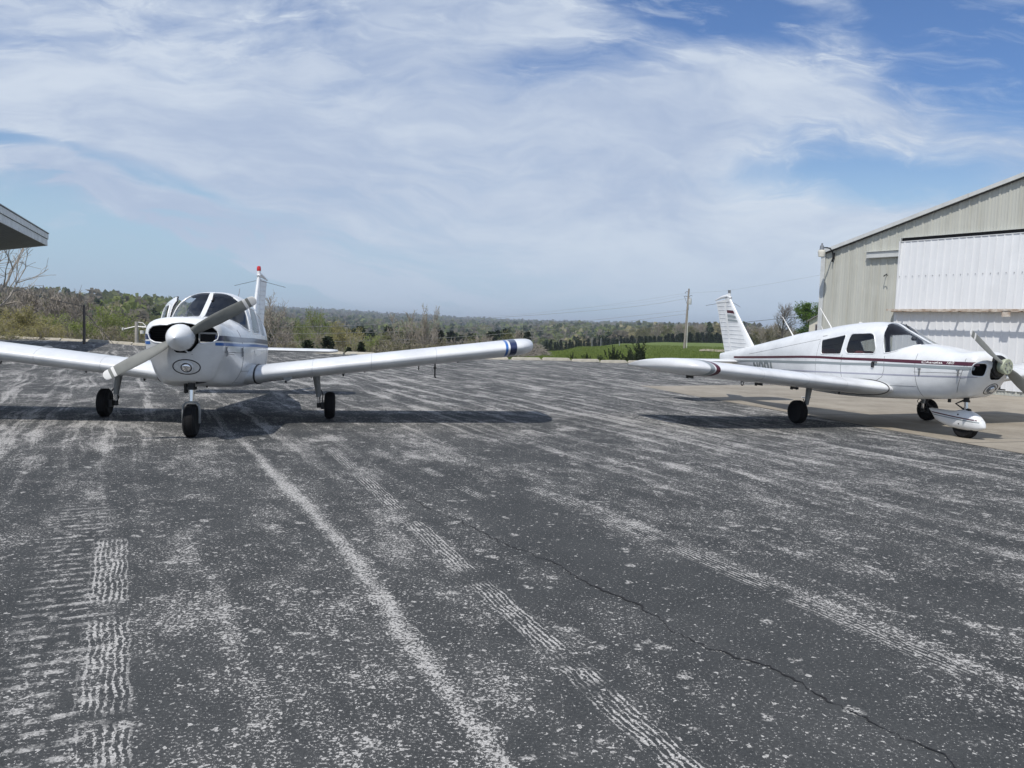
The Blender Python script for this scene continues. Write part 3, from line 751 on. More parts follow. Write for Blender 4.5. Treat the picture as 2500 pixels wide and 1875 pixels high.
        # wheel pant
        mb = MB(); rings = []
        T = [(1.335, .412), (1.5, .413), (1.70, .412), (1.80, .420), (1.90, .45), (1.97, .456), (2.06, .44), (2.15, .405), (2.22, .36), (2.275, .305), (2.305, .25), (2.315, .215)]
        Bt = [(1.335, .40), (1.42, .30), (1.463, .232), (1.6, .185), (1.754, .148), (1.9, .135), (2.1, .135), (2.222, .150), (2.29, .185), (2.315, .205)]
        for x in list(np.linspace(1.34, 2.20, 26)) + [2.24, 2.27, 2.29, 2.305, 2.313]:
            zt = np.interp(x, [p[0] for p in T], [p[1] for p in T]); zb = np.interp(x, [p[0] for p in Bt], [p[1] for p in Bt]); w_ = np.interp(x, [1.335, 1.6, 1.85, 2.05, 2.2, 2.28, 2.315], [.045, .095, .125, .128, .105, .065, .02])
            c_, hh = (zt + zb) / 2, (zt - zb) / 2
            rings.append([(x, ny + w_ * math.copysign(abs(math.cos(q)) ** .75, math.cos(q)), c_ + hh * math.copysign(abs(math.sin(q)) ** .75, math.sin(q))) for q in np.linspace(0, 2 * PI, 33)[:-1]])
        mb.loft(rings); pant = mb.build('wheel_fairing', M['white2'], strut, 50, flip=True)
        for nm, m, z0, z1, h_ in (('maroon_pinstripe', M['maroon'], .350, .305, .016), ('grey_pinstripe', M['grey'], .318, .278, .014)):
            s_ = MB()
            for sg in (1, -1):
                vs = []
                xs2 = np.linspace(1.385, 2.265, 24)
                for x in xs2:
                    z = z0 + (z1 - z0) * (x - 1.385) / .88
                    zt = np.interp(x, [p[0] for p in T], [p[1] for p in T]); zb = np.interp(x, [p[0] for p in Bt], [p[1] for p in Bt]); w_ = np.interp(x, [1.335, 1.6, 1.85, 2.05, 2.2, 2.28, 2.315], [.045, .095, .125, .128, .105, .065, .02])
                    for zz in (z, z + h_):
                        sn = max(-1, min(1, (zz - (zt + zb) / 2) / ((zt - zb) / 2))); q = math.copysign(abs(sn) ** (1 / .75), sn); cs = math.sqrt(max(0, 1 - q * q)) ** .75
                        vs.append((x, ny + sg * (w_ * cs + .003), zz))
                s_.add(vs, [(2 * i, 2 * i + 1, 2 * i + 3, 2 * i + 2) for i in range(23)])
            s_.build(nm, m, pant)
        mb = MB(); mb.lathe([(.0, .0), (.012, 0), (.012, .006), (.0, .007)], (1.95, ny + .125, .36), 'y', 9)
        for x, z in ((1.93, .375), (1.955, .235)): mb.lathe([(.0, -.008), (.013, -.007), (.013, .0), (.0, .0)], (x, ny - .116, z), 'y', 9)
        mb.build('fairing_bolt', M['darksteel'], pant)
        mb = MB(); mb.tube([(nx - .02, ny, .62), (nx - .20, ny, .53), (nx - .04, ny, .45)], .016, 7); mb.tube([(nx - .05, ny, .46), (nx + .06, ny, .445)], .03, 8); mb.build('torque_link', M['darksteel'], strut)
        mb = MB(); mb.tube([(1.52, -.05, .62), (1.35, -.05, .55), (1.30, -.05, .50), (1.36, -.05, .45), (1.42, -.05, .43)], .010, 6); mb.tube([(1.30, -.06, .62), (1.18, -.06, .58), (1.13, -.06, .50), (1.20, -.06, .40), (1.33, -.06, .35)], .006, 6); mb.build('steering_rod', M['darksteel'], root, 60)
        mb = MB(); mb.tube([(1.60, .10, .66), (1.60, .10, .53)], .026, 12); mb.build('exhaust_pipe', M['darksteel'], root, 40)
        # boarding step
        mb = MB(); mb.tube([(-.84, -.50, .62), (-.845, -.56, .36)], .022, 8); mb.box((-.84, -.60, .355), (.10, .14, .014)); mb.build('boarding_step', M['propwhite'], root, 40)
    # ---- open door
    if kind == 'A':
        hinge = Vector((.82, -.54, 0)); door = empty('cabin_door'); door.parent = root; door.location = hinge; door.rotation_euler = (0, 0, R(20)); door['label'] = 'cabin door standing ajar on the far side'
        V2 = [(x - hinge.x, y - hinge.y, z) for x, y, z in V]
        for key, nm, m in (('dbody', 'door_panel', white), ('dwin', 'door_window', M['sideglass'])):
            fl, mb = sets[key]; used = sorted(set(i for f in fl for i in f)); mp = {o: j for j, o in enumerate(used)}
            mb.add([V2[i] for i in used], [tuple(mp[i] for i in f) for f in fl]); o = mb.build(nm, m, door, 50)
            if key == 'dbody':
                md = o.modifiers.new('thickness', 'SOLIDIFY'); md.thickness = .035; md.offset = -1
        mb = MB(); line(mb, DOORWIN_R, sides=(-1,), r=.011, closed=True, n=6, off=-.002); mb.v = [(x - hinge.x, y - hinge.y, z) for x, y, z in mb.v]; mb.build('door_window_frame', M['white2'], door, 60)
        mb = MB(); line(mb, DOORPOLY, sides=(-1,), r=.010, closed=True, n=6, off=-.012); mb.v = [(x - hinge.x, y - hinge.y, z) for x, y, z in mb.v]; mb.build('door_seal', M['rubberseal'], door, 60)
    else:
        mb = MB(); mb.box((.62, -(B.side(.62, 1.07) + .012), 1.065), (.05, .02, .085)); mb.box((.66, -(B.side(.62, 1.07) + .018), 1.115), (.10, .014, .018)); mb.build('door_handle', M['darksteel'], root)
    return root
REARWIN_R = rounded(REARWIN, .05); DOORWIN_R = rounded(DOORWIN, .10)
# ------------------------------------------------------------------ node shorthand
class NG:
    def __init__(s, nt): s.nt = nt; s.N = nt.nodes; s.L = nt.links
    def put(s, sock, v):
        if hasattr(v, 'is_output'): s.L.new(v, sock)
        elif hasattr(v, 'outputs'): s.L.new(v.outputs[0], sock)
        else: sock.default_value = v
    def m(s, op, a, b=0., c=0.):
        n = s.N.new('ShaderNodeMath'); n.operation = op; s.put(n.inputs[0], a); s.put(n.inputs[1], b); s.put(n.inputs[2], c); return n.outputs[0]
    def add(s, *a):
        r = a[0]
        for q in a[1:]: r = s.m('ADD', r, q)
        return r
    def mul(s, *a):
        r = a[0]
        for q in a[1:]: r = s.m('MULTIPLY', r, q)
        return r
    def sub(s, a, b): return s.m('SUBTRACT', a, b)
    def ss(s, a, b, x):
        n = s.N.new('ShaderNodeMapRange'); n.interpolation_type = 'SMOOTHSTEP'; s.put(n.inputs['Value'], x)
        s.put(n.inputs['From Min'], a); s.put(n.inputs['From Max'], b); return n.outputs[0]
    def lin(s, x, a, b, c, d):
        n = s.N.new('ShaderNodeMapRange'); s.put(n.inputs['Value'], x)
        for k, v in zip(('From Min', 'From Max', 'To Min', 'To Max'), (a, b, c, d)): n.inputs[k].default_value = v
        return n.outputs[0]
    def xyz(s, x, y, z=0.):
        n = s.N.new('ShaderNodeCombineXYZ'); s.put(n.inputs[0], x); s.put(n.inputs[1], y); s.put(n.inputs[2], z); return n.outputs[0]
    def sep(s, v):
        n = s.N.new('ShaderNodeSeparateXYZ'); s.L.new(v, n.inputs[0]); return n.outputs
    def noise(s, v, sc, det=4., ro=.55, dist=0.):
        n = s.N.new('ShaderNodeTexNoise'); s.put(n.inputs['Vector'], v)
        n.inputs['Scale'].default_value = sc; n.inputs['Detail'].default_value = det; n.inputs['Roughness'].default_value = ro; n.inputs['Distortion'].default_value = dist
        return n.outputs['Fac']
    def vor(s, v, sc, out='Distance'):
        n = s.N.new('ShaderNodeTexVoronoi'); s.put(n.inputs['Vector'], v); n.inputs['Scale'].default_value = sc; return n.outputs[out]
    def mix(s, f, a, b):
        n = s.N.new('ShaderNodeMix'); n.data_type = 'RGBA'; s.put(n.inputs['Factor'], f)
        for k, v in (('A', a), ('B', b)):
            v = tuple(v) + (1,) if isinstance(v, tuple) and len(v) == 3 else v
            s.put(n.inputs[k], v)
        return n.outputs['Result']
    def band(s, x, c, w, soft):
        d = s.m('ABSOLUTE', s.sub(x, c)); return s.ss(w + soft, max(0., w - soft), d) if not hasattr(w, 'is_output') else s.ss(s.add(w, soft), s.sub(w, soft), d)
    def gate(s, x, a, b, soft=.03): return s.mul(s.ss(a - soft, a + soft, x), s.ss(b + soft, b - soft, x))
    def mx(s, *a):
        r = a[0]
        for q in a[1:]: r = s.m('MAXIMUM', r, q)
        return r
def newmat(name):
    m = bpy.data.materials.new(name); m.use_nodes = True; g = NG(m.node_tree); return m, g, m.node_tree.nodes['Principled BSDF']
def bump(g, b, h, st=.4, dist=.01):
    n = g.N.new('ShaderNodeBump'); n.inputs['Strength'].default_value = st; n.inputs['Distance'].default_value = dist; g.put(n.inputs['Height'], h); g.L.new(n.outputs[0], b.inputs['Normal'])

# ------------------------------------------------------------------ worn asphalt (sealcoat scraped away along the taxi direction)
def asphalt():
    m, g, b = newmat('worn_asphalt')
    tc = g.N.new('ShaderNodeTexCoord'); P = tc.outputs['Object']; x, y, z = g.sep(P)
    warp = g.mul(g.sub(g.noise(P, .35, 2), .5), .5)
    s = g.sub(g.mul(x, .44), g.mul(y, .898)); t = g.add(g.mul(x, .898), g.mul(y, .44)); tw = g.add(t, warp)
    dist = g.m('SQRT', g.add(g.mul(x, x), g.mul(y, y)))
    big = g.noise(g.xyz(g.mul(s, .22), g.mul(tw, .50)), 1.0, 4, .68)
    mid = g.noise(g.xyz(g.mul(s, .9), g.mul(tw, 2.0), 7.), 1.0, 5, .70)
    fin = g.noise(g.xyz(g.mul(s, .14), g.mul(tw, 4.2), 3.), 1.0, 4, .66)
    blot = g.noise(g.xyz(s, t, 11.), 3.4, 5, .70)
    far = g.ss(4.5, 13., dist)
    wear = g.add(.0, g.mul(g.ss(.42, .62, big), .22), g.mul(g.ss(.47, .66, mid), .54), g.mul(g.ss(.50, .68, fin), g.add(.18, g.mul(far, .48))), g.mul(g.ss(.47, .67, blot), .36), g.mul(far, .06))
    # broad places that kept their black seal
    keep = g.mul(g.band(t, 2.75, .30, .34), g.ss(-8.5, -5.0, s)); wear = g.mul(wear, g.sub(1., g.mul(keep, .85)))
    wear = g.mul(wear, g.add(.86, g.mul(far, .30)))
    # the named scrape lines
    wig2 = g.mul(g.sub(g.noise(g.xyz(s, t, 9.), 5., 3), .5), .05)
    wob = g.mul(g.sub(g.noise(g.xyz(g.mul(s, .9), 0., 5.), 1., 3), .5), .10)
    lane1 = g.sub(1.30, g.mul(g.m('MAXIMUM', g.add(s, 5.2), 0.), .056))
    l1 = g.mul(g.band(g.add(t, wob, g.mul(wig2, .8)), lane1, .022, .075), g.ss(-10.6, -9.2, s))
    l2 = g.mul(g.band(g.add(t, wob), 3.49, .05, .06), g.ss(-7.5, -5.0, s))
    lanes = [l1, g.mul(l2, .7)]
    for tt, s0, s1, w in ((.46, -4.4, -1.8, .05), (.62, -3.6, -2.0, .08), (-1.15, -30., -14., .05), (1.6, -40, -15., .05), (-3.3, -30, -12, .06), (4.6, -30., -6., .06), (5.4, -16., -6.5, .07), (6.3, -24., -8., .05), (7.4, -26, -7., .06), (8.3, -30., -7., .05), (9.0, -22, -6, .05)):
        lanes.append(g.mul(g.band(g.add(t, g.mul(wob, 1.6)), tt, w * .6, w), g.gate(s, s0, s1, .8), .55))
    lane = g.mx(*lanes)
    # tyre scrub: chains of fine wavy lines
    wig = g.mul(g.sub(g.noise(g.xyz(g.mul(s, 1.), g.mul(t, 2.2), 2.), 30., 3, .6), .5), .034)
    brk = g.noise(g.xyz(s, g.mul(t, 1.4), 6.), 9., 4, .65)
    def scrub(tc_, w, segs, per, k=1.):
        d = g.sub(g.add(t, wig2), tc_) if not isinstance(tc_, float) else g.sub(g.add(t, wig2), tc_)
        inb = g.ss(w * 1.1, w * .7, g.add(g.m('ABSOLUTE', d), g.mul(g.sub(brk, .5), w * .9)))
        seg = g.mx(*[g.gate(s, a, b_, .05) for a, b_ in segs])
        ln = g.m('SINE', g.mul(g.add(d, wig), 2 * PI / per))
        return g.mul(inb, seg, g.ss(.25, .75, g.add(ln, g.mul(g.sub(brk, .5), 4.5))), k)
    tB = g.add(1.70, g.mul(g.sub(-2.1, s), .065))
    sc = [scrub(-.065, .105, [(-5.7, -4.45), (-4.2, -3.2), (-3.08, -2.8)], .027),
          scrub(tB, .085, [(-9.1, -7.75), (-7.25, -5.95), (-5.5, -4.3), (-4.05, -3.0), (-2.9, -2.72), (-2.62, -1.6)], .026),
          scrub(3.36, .09, [(-6.4, -5.6), (-5.2, -4.5), (-4.3, -3.4), (-3.2, -2.2)], .03, .9), scrub(2.75, .07, [(-7.6, -7.1), (-6.6, -6.1)], .03, .8), scrub(4.6, .1, [(-8.6, -8.0), (-7.2, -6.7)], .034, .8)]
    rows = g.mul(g.ss(.1, .6, g.m('SINE', g.mul(g.add(s, g.mul(wig2, .6)), 2 * PI / .105))), g.band(t, -.25, .17, .08), g.gate(s, -6.8, -2.6, .3), g.ss(.42, .62, brk))
    scr = g.mx(*sc, g.mul(rows, .8))
    # grains: individual stones whose coating has gone
    g1 = g.noise(P, 70., 3, .6); g2 = g.noise(P, 210., 2, .6); pit = g.vor(P, 60.)
    grain = g.add(g.mul(g1, .62), g.mul(g2, .38))
    th = g.sub(.620, g.mul(g.m('MINIMUM', g.add(wear, g.mul(lane, .66)), 1.1), .122))
    g3 = g.noise(P, 30., 2, .5)
    spk = g.mx(g.ss(g.sub(th, .010), g.add(th, .016), grain), g.mul(g.ss(g.add(th, .055), g.add(th, .08), g3), .85))
    chip = g.mul(g.ss(.34, .20, g.vor(g.add_v(P, g.noise(P, 14., 2)), 7.5)), g.ss(.55, .60, g.noise(P, 3.1, 3)), g.ss(.44, .52, g1))
    spk = g.m('MINIMUM', g.mx(spk, g.mul(scr, g.ss(.42, .50, g.add(grain, g.mul(g.sub(brk, .5), .30)))), g.mul(chip, .9)), 1.)
    tone = g.noise(P, 1.1, 5, .65)
    dark = g.mix(g.ss(.3, .7, tone), (.040, .0435, .0455), (.062, .0655, .0665)); dark = g.mix(g.mul(g.ss(.45, .66, g2), .6), dark, (.088, .0895, .088)); dark = g.mix(g.mul(g.ss(.52, .34, g1), .5), dark, (.030, .032, .035)); dark = g.mix(g.mul(g.m('MINIMUM', g.add(wear, g.mul(lane, .4)), 1.), .34), dark, (.15, .146, .140))
    light = g.mix(g.ss(.35, .65, g.noise(P, 120., 2)), (.36, .35, .33), (.60, .585, .555))
    g.put(b.inputs['Base Color'], g.mix(g.mul(spk, .92), dark, light))
    b.inputs['Roughness'].default_value = .9; b.inputs['Specular IOR Level'].default_value = .12
    bump(g, b, g.add(g.mul(g1, .6), g.mul(g2, .4)), .8, .009)
    return m
def add_v(s, v, f):
    n = s.N.new('ShaderNodeVectorMath'); n.operation = 'ADD'; s.L.new(v, n.inputs[0]); s.L.new(s.xyz(s.mul(f, .12), s.mul(f, -.09), 0.), n.inputs[1]); return n.outputs[0]
NG.add_v = add_v

def concrete():
    m, g, b = newmat('tan_concrete'); tc = g.N.new('ShaderNodeTexCoord'); P = tc.outputs['Object']; x, y, z = g.sep(P)
    n1 = g.noise(P, .8, 5, .62); n2 = g.noise(P, 6., 5, .65); n3 = g.noise(P, 60., 3)
    st = g.noise(g.xyz(g.add(g.mul(x, .25), g.mul(y, -.6)), g.add(g.mul(x, 2.2), g.mul(y, 1.1))), 1., 5, .6)
    c = g.mix(g.ss(.3, .7, n1), (.205, .178, .138), (.305, .272, .220)); c = g.mix(g.mul(g.ss(.45, .75, n2), .5), c, (.345, .315, .258)); c = g.mix(g.mul(g.ss(.5, .75, st), .55), c, (.19, .16, .12)); c = g.mix(g.mul(g.ss(.55, .7, n3), .4), c, (.45, .42, .37))
    w = g.sub(g.mul(x, .943), g.mul(y, -.333)); q = g.m('ABSOLUTE', g.sub(g.m('FRACT', g.mul(g.add(g.mul(x, .333), g.mul(y, -.943)), .28)), .5)); c = g.mix(g.ss(.006, .003, q), c, (.06, .055, .05))
    g.put(b.inputs['Base Color'], c); b.inputs['Roughness'].default_value = .85; bump(g, b, g.add(n3, n2), .3, .004); return m

def terrain_mat():
    m, g, b = newmat('rolling_ground'); tc = g.N.new('ShaderNodeTexCoord'); P = tc.outputs['Object']; x, y, z = g.sep(P)
    d = g.m('SQRT', g.add(g.mul(x, x), g.mul(y, y))); u = g.m('ARCTAN2', x, y)
    n1 = g.noise(P, .09, 5, .6); n2 = g.noise(P, .9, 5, .65); n3 = g.noise(P, 7., 3); nb = g.noise(P, .012, 3)
    grass = g.mix(n2, (.080, .118, .028), (.150, .190, .052)); grass = g.mix(g.mul(g.ss(.5, .8, n1), .6), grass, (.165, .17, .07)); grass = g.mix(g.mul(g.ss(.55, .75, n3), .35), grass, (.17, .20, .06))
    wood = g.mix(n2, (.075, .07, .040), (.14, .13, .08)); wood = g.mix(g.mul(g.ss(.45, .7, n1), .6), wood, (.075, .085, .032))
    field = g.mix(n1, (.085, .150, .032), (.12, .19, .045))
    right = g.mul(g.ss(-.015, .03, g.add(u, g.mul(g.sub(n1, .5), .06))), g.ss(260., 200., d))
    leftf = g.mul(g.gate(u, -.50, -.37, .01), g.gate(d, 255., 430., 8.))
    midf = g.mul(g.ss(.50, .56, nb), g.gate(d, 330., 1500., 30.))
    c = g.mix(right, wood, grass); c = g.mix(g.mx(leftf, midf), c, field)
    g.put(b.inputs['Base Color'], c); b.inputs['Roughness'].default_value = .95; b.inputs['Specular IOR Level'].default_value = .15; bump(g, b, g.add(n2, g.mul(n3, .5)), .8, .15); return m

# ------------------------------------------------------------------ terrain
TA = [-180, -70, -42, -34, -29, -25, -21, -14, -8, -3, 0, 2.5, 5, 8, 11, 16, 22, 40, 70, 180]
TD = [0, 34, 38, 45, 60, 80, 110, 150, 200, 300, 450, 700, 1100, 1700, 2600, 4200, 7000]
TZ = {
 -180: [-.1, -.1, -.1, -.2, -.4, -.6, -.8, -1, -1, -1, -1, -1, 0, 4, 10, 12, 12],
 -70: [-.1, -.1, -.15, -.4, -.8, -1.5, -2, -2, -1, 0, 2, 4, 6, 10, 16, 16, 16],
 -42: [-.1, -.1, -.15, -1.0, -2.2, -3.2, -3.4, -2.6, -1, 2, 4, 7, 10, 16, 24, 20, 20],
 -34: [-.1, -.1, -.15, -1.2, -2.8, -4, -4.2, -3.2, -1.4, 1.6, 4.2, 7, 10, 16, 24, 20, 20],
 -29: [-.1, -.1, -.12, -1.3, -3.2, -4.6, -4.8, -3.6, -1.6, 1.5, 3.7, 6, 10, 16, 24, 20, 20],
 -25: [-.1, -.1, -.12, -1.5, -3.6, -5, -5.4, -4.2, -2.0, 1.4, 3.4, 5, 9, 16, 24, 20, 20],
 -21: [-.1, -.1, -.3, -1.5, -3.6, -5.6, -6.6, -6, -4.6, -2.5, -1, 1, 6, 14, 25, 20, 20],
 -14: [-.1, -.12, -.5, -1.6, -3.8, -6, -7.6, -8.6, -9, -9, -8.5, -7, -2, 8, 24, 18, 18],
 -8: [-.1, -.12, -.5, -1.6, -3.8, -6, -7.8, -9, -10, -10.5, -10, -8.5, -4, 4, 17, 14, 14],
 -3: [-.1, -.12, -.4, -1.3, -3.2, -5.2, -7.2, -9, -10, -10.5, -10, -8, -5, 0, 11, 10, 10],
 0: [-.1, -.12, -.25, -.55, -1.1, -2.4, -6, -8.2, -10, -10.5, -9.6, -7.5, -5, -1, 9, 9, 9],
 2.5: [-.1, -.12, -.2, -.45, -.8, -1.1, -2.4, -6, -9, -10.4, -9, -7, -4, 0, 9, 9, 9],
 5: [-.1, -.12, -.2, -.4, -.7, -.95, -1.25, -2.4, -6, -9.4, -8, -5.4, -3, 1, 9, 9, 9],
 8: [-.1, -.12, -.2, -.4, -.65, -.85, -1.05, -1.3, -2.2, -7.5, -6.4, -4, -2, 2, 10, 9, 9],
 11: [-.1, -.12, -.2, -.38, -.6, -.8, -.98, -1.2, -1.55, -6, -5, -3, -1, 3, 11, 9, 9],
 16: [-.1, -.12, -.2, -.35, -.5, -.7, -.9, -1.1, -1.3, -4, -3, -1, 1, 4, 12, 10, 10],
 22: [-.1, -.12, -.2, -.3, -.4, -.5, -.6, -.7, -.8, -2, -1, 0, 2, 6, 12, 10, 10],
 40: [-.1, -.12, -.2, -.2, -.3, -.4, -.5, -.5, -.5, -1, 0, 0, 2, 6, 12, 10, 10],
 70: [-.1, -.12, -.2, -.2, -.3, -.4, -.5, -.5, -.5, -1, 0, 0, 2, 6, 12, 10, 10],
 180: [-.1, -.1, -.1, -.2, -.4, -.6, -.8, -1, -1, -1, -1, -1, 0, 4, 10, 12, 12],
}
TT = np.array([TZ[a] for a in TA])
def terr(az, d):
    az = (az + 180) % 360 - 180
    i = min(len(TA) - 2, max(0, int(np.searchsorted(TA, az)) - 1)); t = (az - TA[i]) / (TA[i + 1] - TA[i]); t = t * t * (3 - 2 * t)
    j = min(len(TD) - 2, max(0, int(np.searchsorted(TD, d)) - 1)); w = min(1, (d - TD[j]) / (TD[j + 1] - TD[j]))
    z = (TT[i, j] * (1 - t) + TT[i + 1, j] * t) * (1 - w) + (TT[i, j + 1] * (1 - t) + TT[i + 1, j + 1] * t) * w
    k = min(1, max(0, (d - 60) / 200)) * (1 if az < 1 or az > 60 or d > 260 else 0)
    return z + k * (.6 * math.sin(az * .9 + d * .021) + .5 * math.sin(az * 2.1 - d * .013 + 1)) * min(1.6, d / 400 + .3)
YE = [(-75, 56), (-27, 42.2), (-20.5, 40.0), (-16.7, 37.0), (-7.2, 34.7), (0, 34.2), (5.5, 36.5), (12, 39), (20, 42), (45, 50)]
def yedge(x): return float(np.interp(x, [p[0] for p in YE], [p[1] for p in YE]))
mb = MB(); azs = list(np.concatenate([np.arange(-180, -44, 6), np.arange(-44, 30, .75), np.arange(30, 180, 6)])); ds = [4, 15, 28, 34, 38, 41, 45, 50, 56, 63, 71, 80, 92, 110, 130, 150, 172, 200, 230, 260, 300, 345, 395, 450, 520, 600, 700, 830, 960, 1100, 1300, 1500, 1700, 2000, 2300, 2600, 3100, 3600, 4200, 5500, 7000]
na = len(azs); vs = [(0, 0, -.12)]
for d in ds:
    for a in azs:
        p = ang(a, d); z = terr(a, d)
        if -75 < p.x < 45 and -42 < p.y < yedge(p.x) + 1: z = min(z, -.16 if p.y < yedge(p.x) - .8 else -.03) - (.0 if p.x < 1 else .02)
        if p.y <= yedge(p.x) - .8 and -75 < p.x < 45: z = min(z, -.25)
        vs.append((p.x, p.y, z))
fs = [(0, 1 + (k + 1) % na, 1 + k) for k in range(na)]
for i in range(len(ds) - 1):
    for k in range(na): fs.append((1 + i * na + k, 1 + i * na + (k + 1) % na, 1 + (i + 1) * na + (k + 1) % na, 1 + (i + 1) * na + k))
mb.add(vs, fs); ground = mb.build('ground', terrain_mat(), smooth=180, flip=True); tag(ground, 'rolling ground with grass bank and wooded valley beyond the apron', 'ground', kind='structure')

# apron
MA = asphalt()
mcrack = mat('crack_shadow', (.012, .012, .013), .9)
mb = MB(); X = list(np.arange(-75, 45.1, .4)); ny = 30
vs = []
for x in X:
    y1 = yedge(x)
    for j in range(ny + 1):
        y = -42 + (y1 + 42) * j / ny; vs.append((x, y, zg(x, y)))
fs = []
for i in range(len(X) - 1):
    for j in range(ny): a = i * (ny + 1) + j; fs.append((a, a + ny + 1, a + ny + 2, a + 1))
mb.add(vs, fs)
ck = [(-1.75, 7.55), (-1.35, 7.2), (-.9, 6.73), (-.62, 6.25), (-.3, 5.81), (.01, 5.23), (.22, 4.93), (.40, 4.67), (.60, 4.3), (.74, 4.01), (.90, 3.69), (1.02, 3.55), (1.17, 3.43), (1.22, 3.28), (1.28, 3.17), (1.41, 2.88), (1.53, 2.65), (1.80, 2.2), (2.1, 1.6)]
cd = dense(ck, .022); vs = []; rr = random.Random(3); off = 0; wv = .004
for i, (x, y) in enumerate(cd):
    off = off * .90 + rr.uniform(-.011, .011); wv = min(.009, max(.0026, wv + rr.uniform(-.003, .003))); k = wv * (.32 if i < 60 else .5 if i < 150 else .8)
    jg = rr.uniform(-.005, .005); cx, cy = x + .87 * (off * 1.5 + jg), y + .5 * (off * 1.5 + jg); vs += [(cx - .87 * k, cy - .5 * k, zg(x, y) + .004), (cx + .87 * k, cy + .5 * k, zg(x, y) + .004)]
mb.add(vs, [(2 * i, 2 * i + 1, 2 * i + 3, 2 * i + 2) for i in range(len(cd) - 1)], 1)
apron = mb.build('apron', [MA, mcrack]); tag(apron, 'worn black asphalt apron with pale scrape marks and a long crack', 'apron', kind='structure')

# concrete pad in front of the hangar
mb = MB(); vs = []; n1, n2 = 46, 30
for i in range(n1 + 1):
    t = i / n1; a = Vector((3.42, 21.44)).lerp(Vector((12.0, -3.2)), t); b_ = Vector((11.45, 26.2)).lerp(Vector((28.5, .0)), t)
    for j in range(n2 + 1): q = a.lerp(b_, j / n2); vs.append((q.x, q.y, zg(q.x, q.y) + .007))
mb.add(vs, [(i * (n2 + 1) + j, (i + 1) * (n2 + 1) + j, (i + 1) * (n2 + 1) + j + 1, i * (n2 + 1) + j + 1) for i in range(n1) for j in range(n2)])
pad = mb.build('concrete_pad', concrete(), flip=False); tag(pad, 'tan weathered concrete pad in front of the hangar door', 'pavement', kind='structure')

# ------------------------------------------------------------------ metal hangar
HB = Vector((14.0, 22.4, 0)); Hd = Vector((.5452, -.8383, 0)); Hn = Vector((-.8383, -.5452, 0))
def hp(s, o, z): return HB + Hd * s + Hn * o + Vector((0, 0, z))
def ribbed(name, base, dk):
    m, g, b = newmat(name); tc = g.N.new('ShaderNodeTexCoord'); P = tc.outputs['Object']; x, y, z = g.sep(P)
    s = g.add(g.mul(x, .5452), g.mul(y, -.8383)); st = g.noise(g.xyz(g.mul(s, 3.2), 0., g.mul(z, .25)), 1., 5, .6); n = g.noise(P, 1.2, 5, .6); n2 = g.noise(g.xyz(g.mul(s, 14.), 0., g.mul(z, .8)), 1., 4)
    c = g.mix(g.ss(.40, .72, st), base, dk); c = g.mix(g.mul(g.ss(.45, .75, n), .4), c, tuple(min(1, q * 1.12) for q in base)); c = g.mix(g.mul(g.ss(.6, .75, n2), .22), c, tuple(q * .6 for q in dk))
    g.put(b.inputs['Base Color'], c); b.inputs['Roughness'].default_value = .5; b.inputs['Specular IOR Level'].default_value = .35; return m
MH = ribbed('beige_metal_siding', (.50, .505, .455), (.405, .405, .355)); MW = ribbed('white_metal_siding', (.72, .735, .75), (.66, .675, .69)); MWL = MW
MTR = mat('hangar_trim', (.60, .615, .60), .5, noise=.15, nscale=4); MRUST = mat('rusty_channel', (.62, .59, .53), .7, noise=.5, nscale=5.5, tint=(.22, .12, .06))
hangar = empty('hangar', hp(0, 0, 0)); tag(hangar, 'beige ribbed metal hangar with a large white door and gable roof', 'hangar')
def hb(mbx, name, m, sm=None, par=None):
    o = mbx.build(name, m, par or hangar, sm); o.matrix_parent_inverse = Matrix.Identity(4)
    inv = Vector(hp(0, 0, 0)); p = par or hangar
    if p is hangar: o.location = -inv
    return o
def profile(s0, s1, pitch, hgt, rw=.035, minor=True):
    out = [(s0, 0)]; s = s0 + pitch * .5
    while s < s1 - rw * 2:
        out += [(s - rw, 0), (s - rw * .55, hgt), (s + rw * .55, hgt), (s + rw, 0)]
        if minor and s + pitch < s1:
            for k in (.34, .66): q = s + pitch * k; out += [(q - .022, 0), (q - .012, hgt * .22), (q + .012, hgt * .22), (q + .022, 0)]
        s += pitch
    return out + [(s1, 0)]
def sheet(mbx, prof, zb, zt, o0=0., o1=None):
    o1 = o0 if o1 is None else o1; vs = []
    for s, o in prof: vs += [hp(s, o0 + o, zb(s) if callable(zb) else zb), hp(s, o1 + o, zt(s) if callable(zt) else zt)]
    mbx.add(vs, [(2 * i, 2 * i + 2, 2 * i + 3, 2 * i + 1) for i in range(len(prof) - 1)])
RIDGE = 4.4
def rz(s): return 4.27 + (s + 6.2) * .277 if s < RIDGE else 4.27 + (RIDGE + 6.2) * .277 - (s - RIDGE) * .277
mb = MB(); sheet(mb, profile(-6.32, RIDGE, .275, .024), -.15, rz); sheet(mb, profile(RIDGE, 15.1, .275, .024), -.15, rz); hb(mb, 'gable_wall', MH)
mb = MB(); dep = 20.
def hs(q, z, so=-6.32): return hp(so, -q, z)
pr = profile(0, dep, .275, .022)
vs = []
for q, o in pr: vs += [hp(-6.32 - o, -q, -.15), hp(-6.32 - o, -q, 4.22)]
mb.add(vs, [(2 * i, 2 * i + 1, 2 * i + 3, 2 * i + 2) for i in range(len(pr) - 1)])
vs = [hp(15.1, 0, -.15), hp(15.1, -dep, -.15), hp(15.1, -dep, 4.2), hp(15.1, 0, 4.2), hp(-6.3, -dep, -.15), hp(-6.3, -dep, 4.2), hp(RIDGE, -dep, rz(RIDGE))]; mb.add(vs, [(0, 1, 2, 3), (1, 4, 5, 6, 2)])
hb(mb, 'side_wall', MH)
mb = MB()
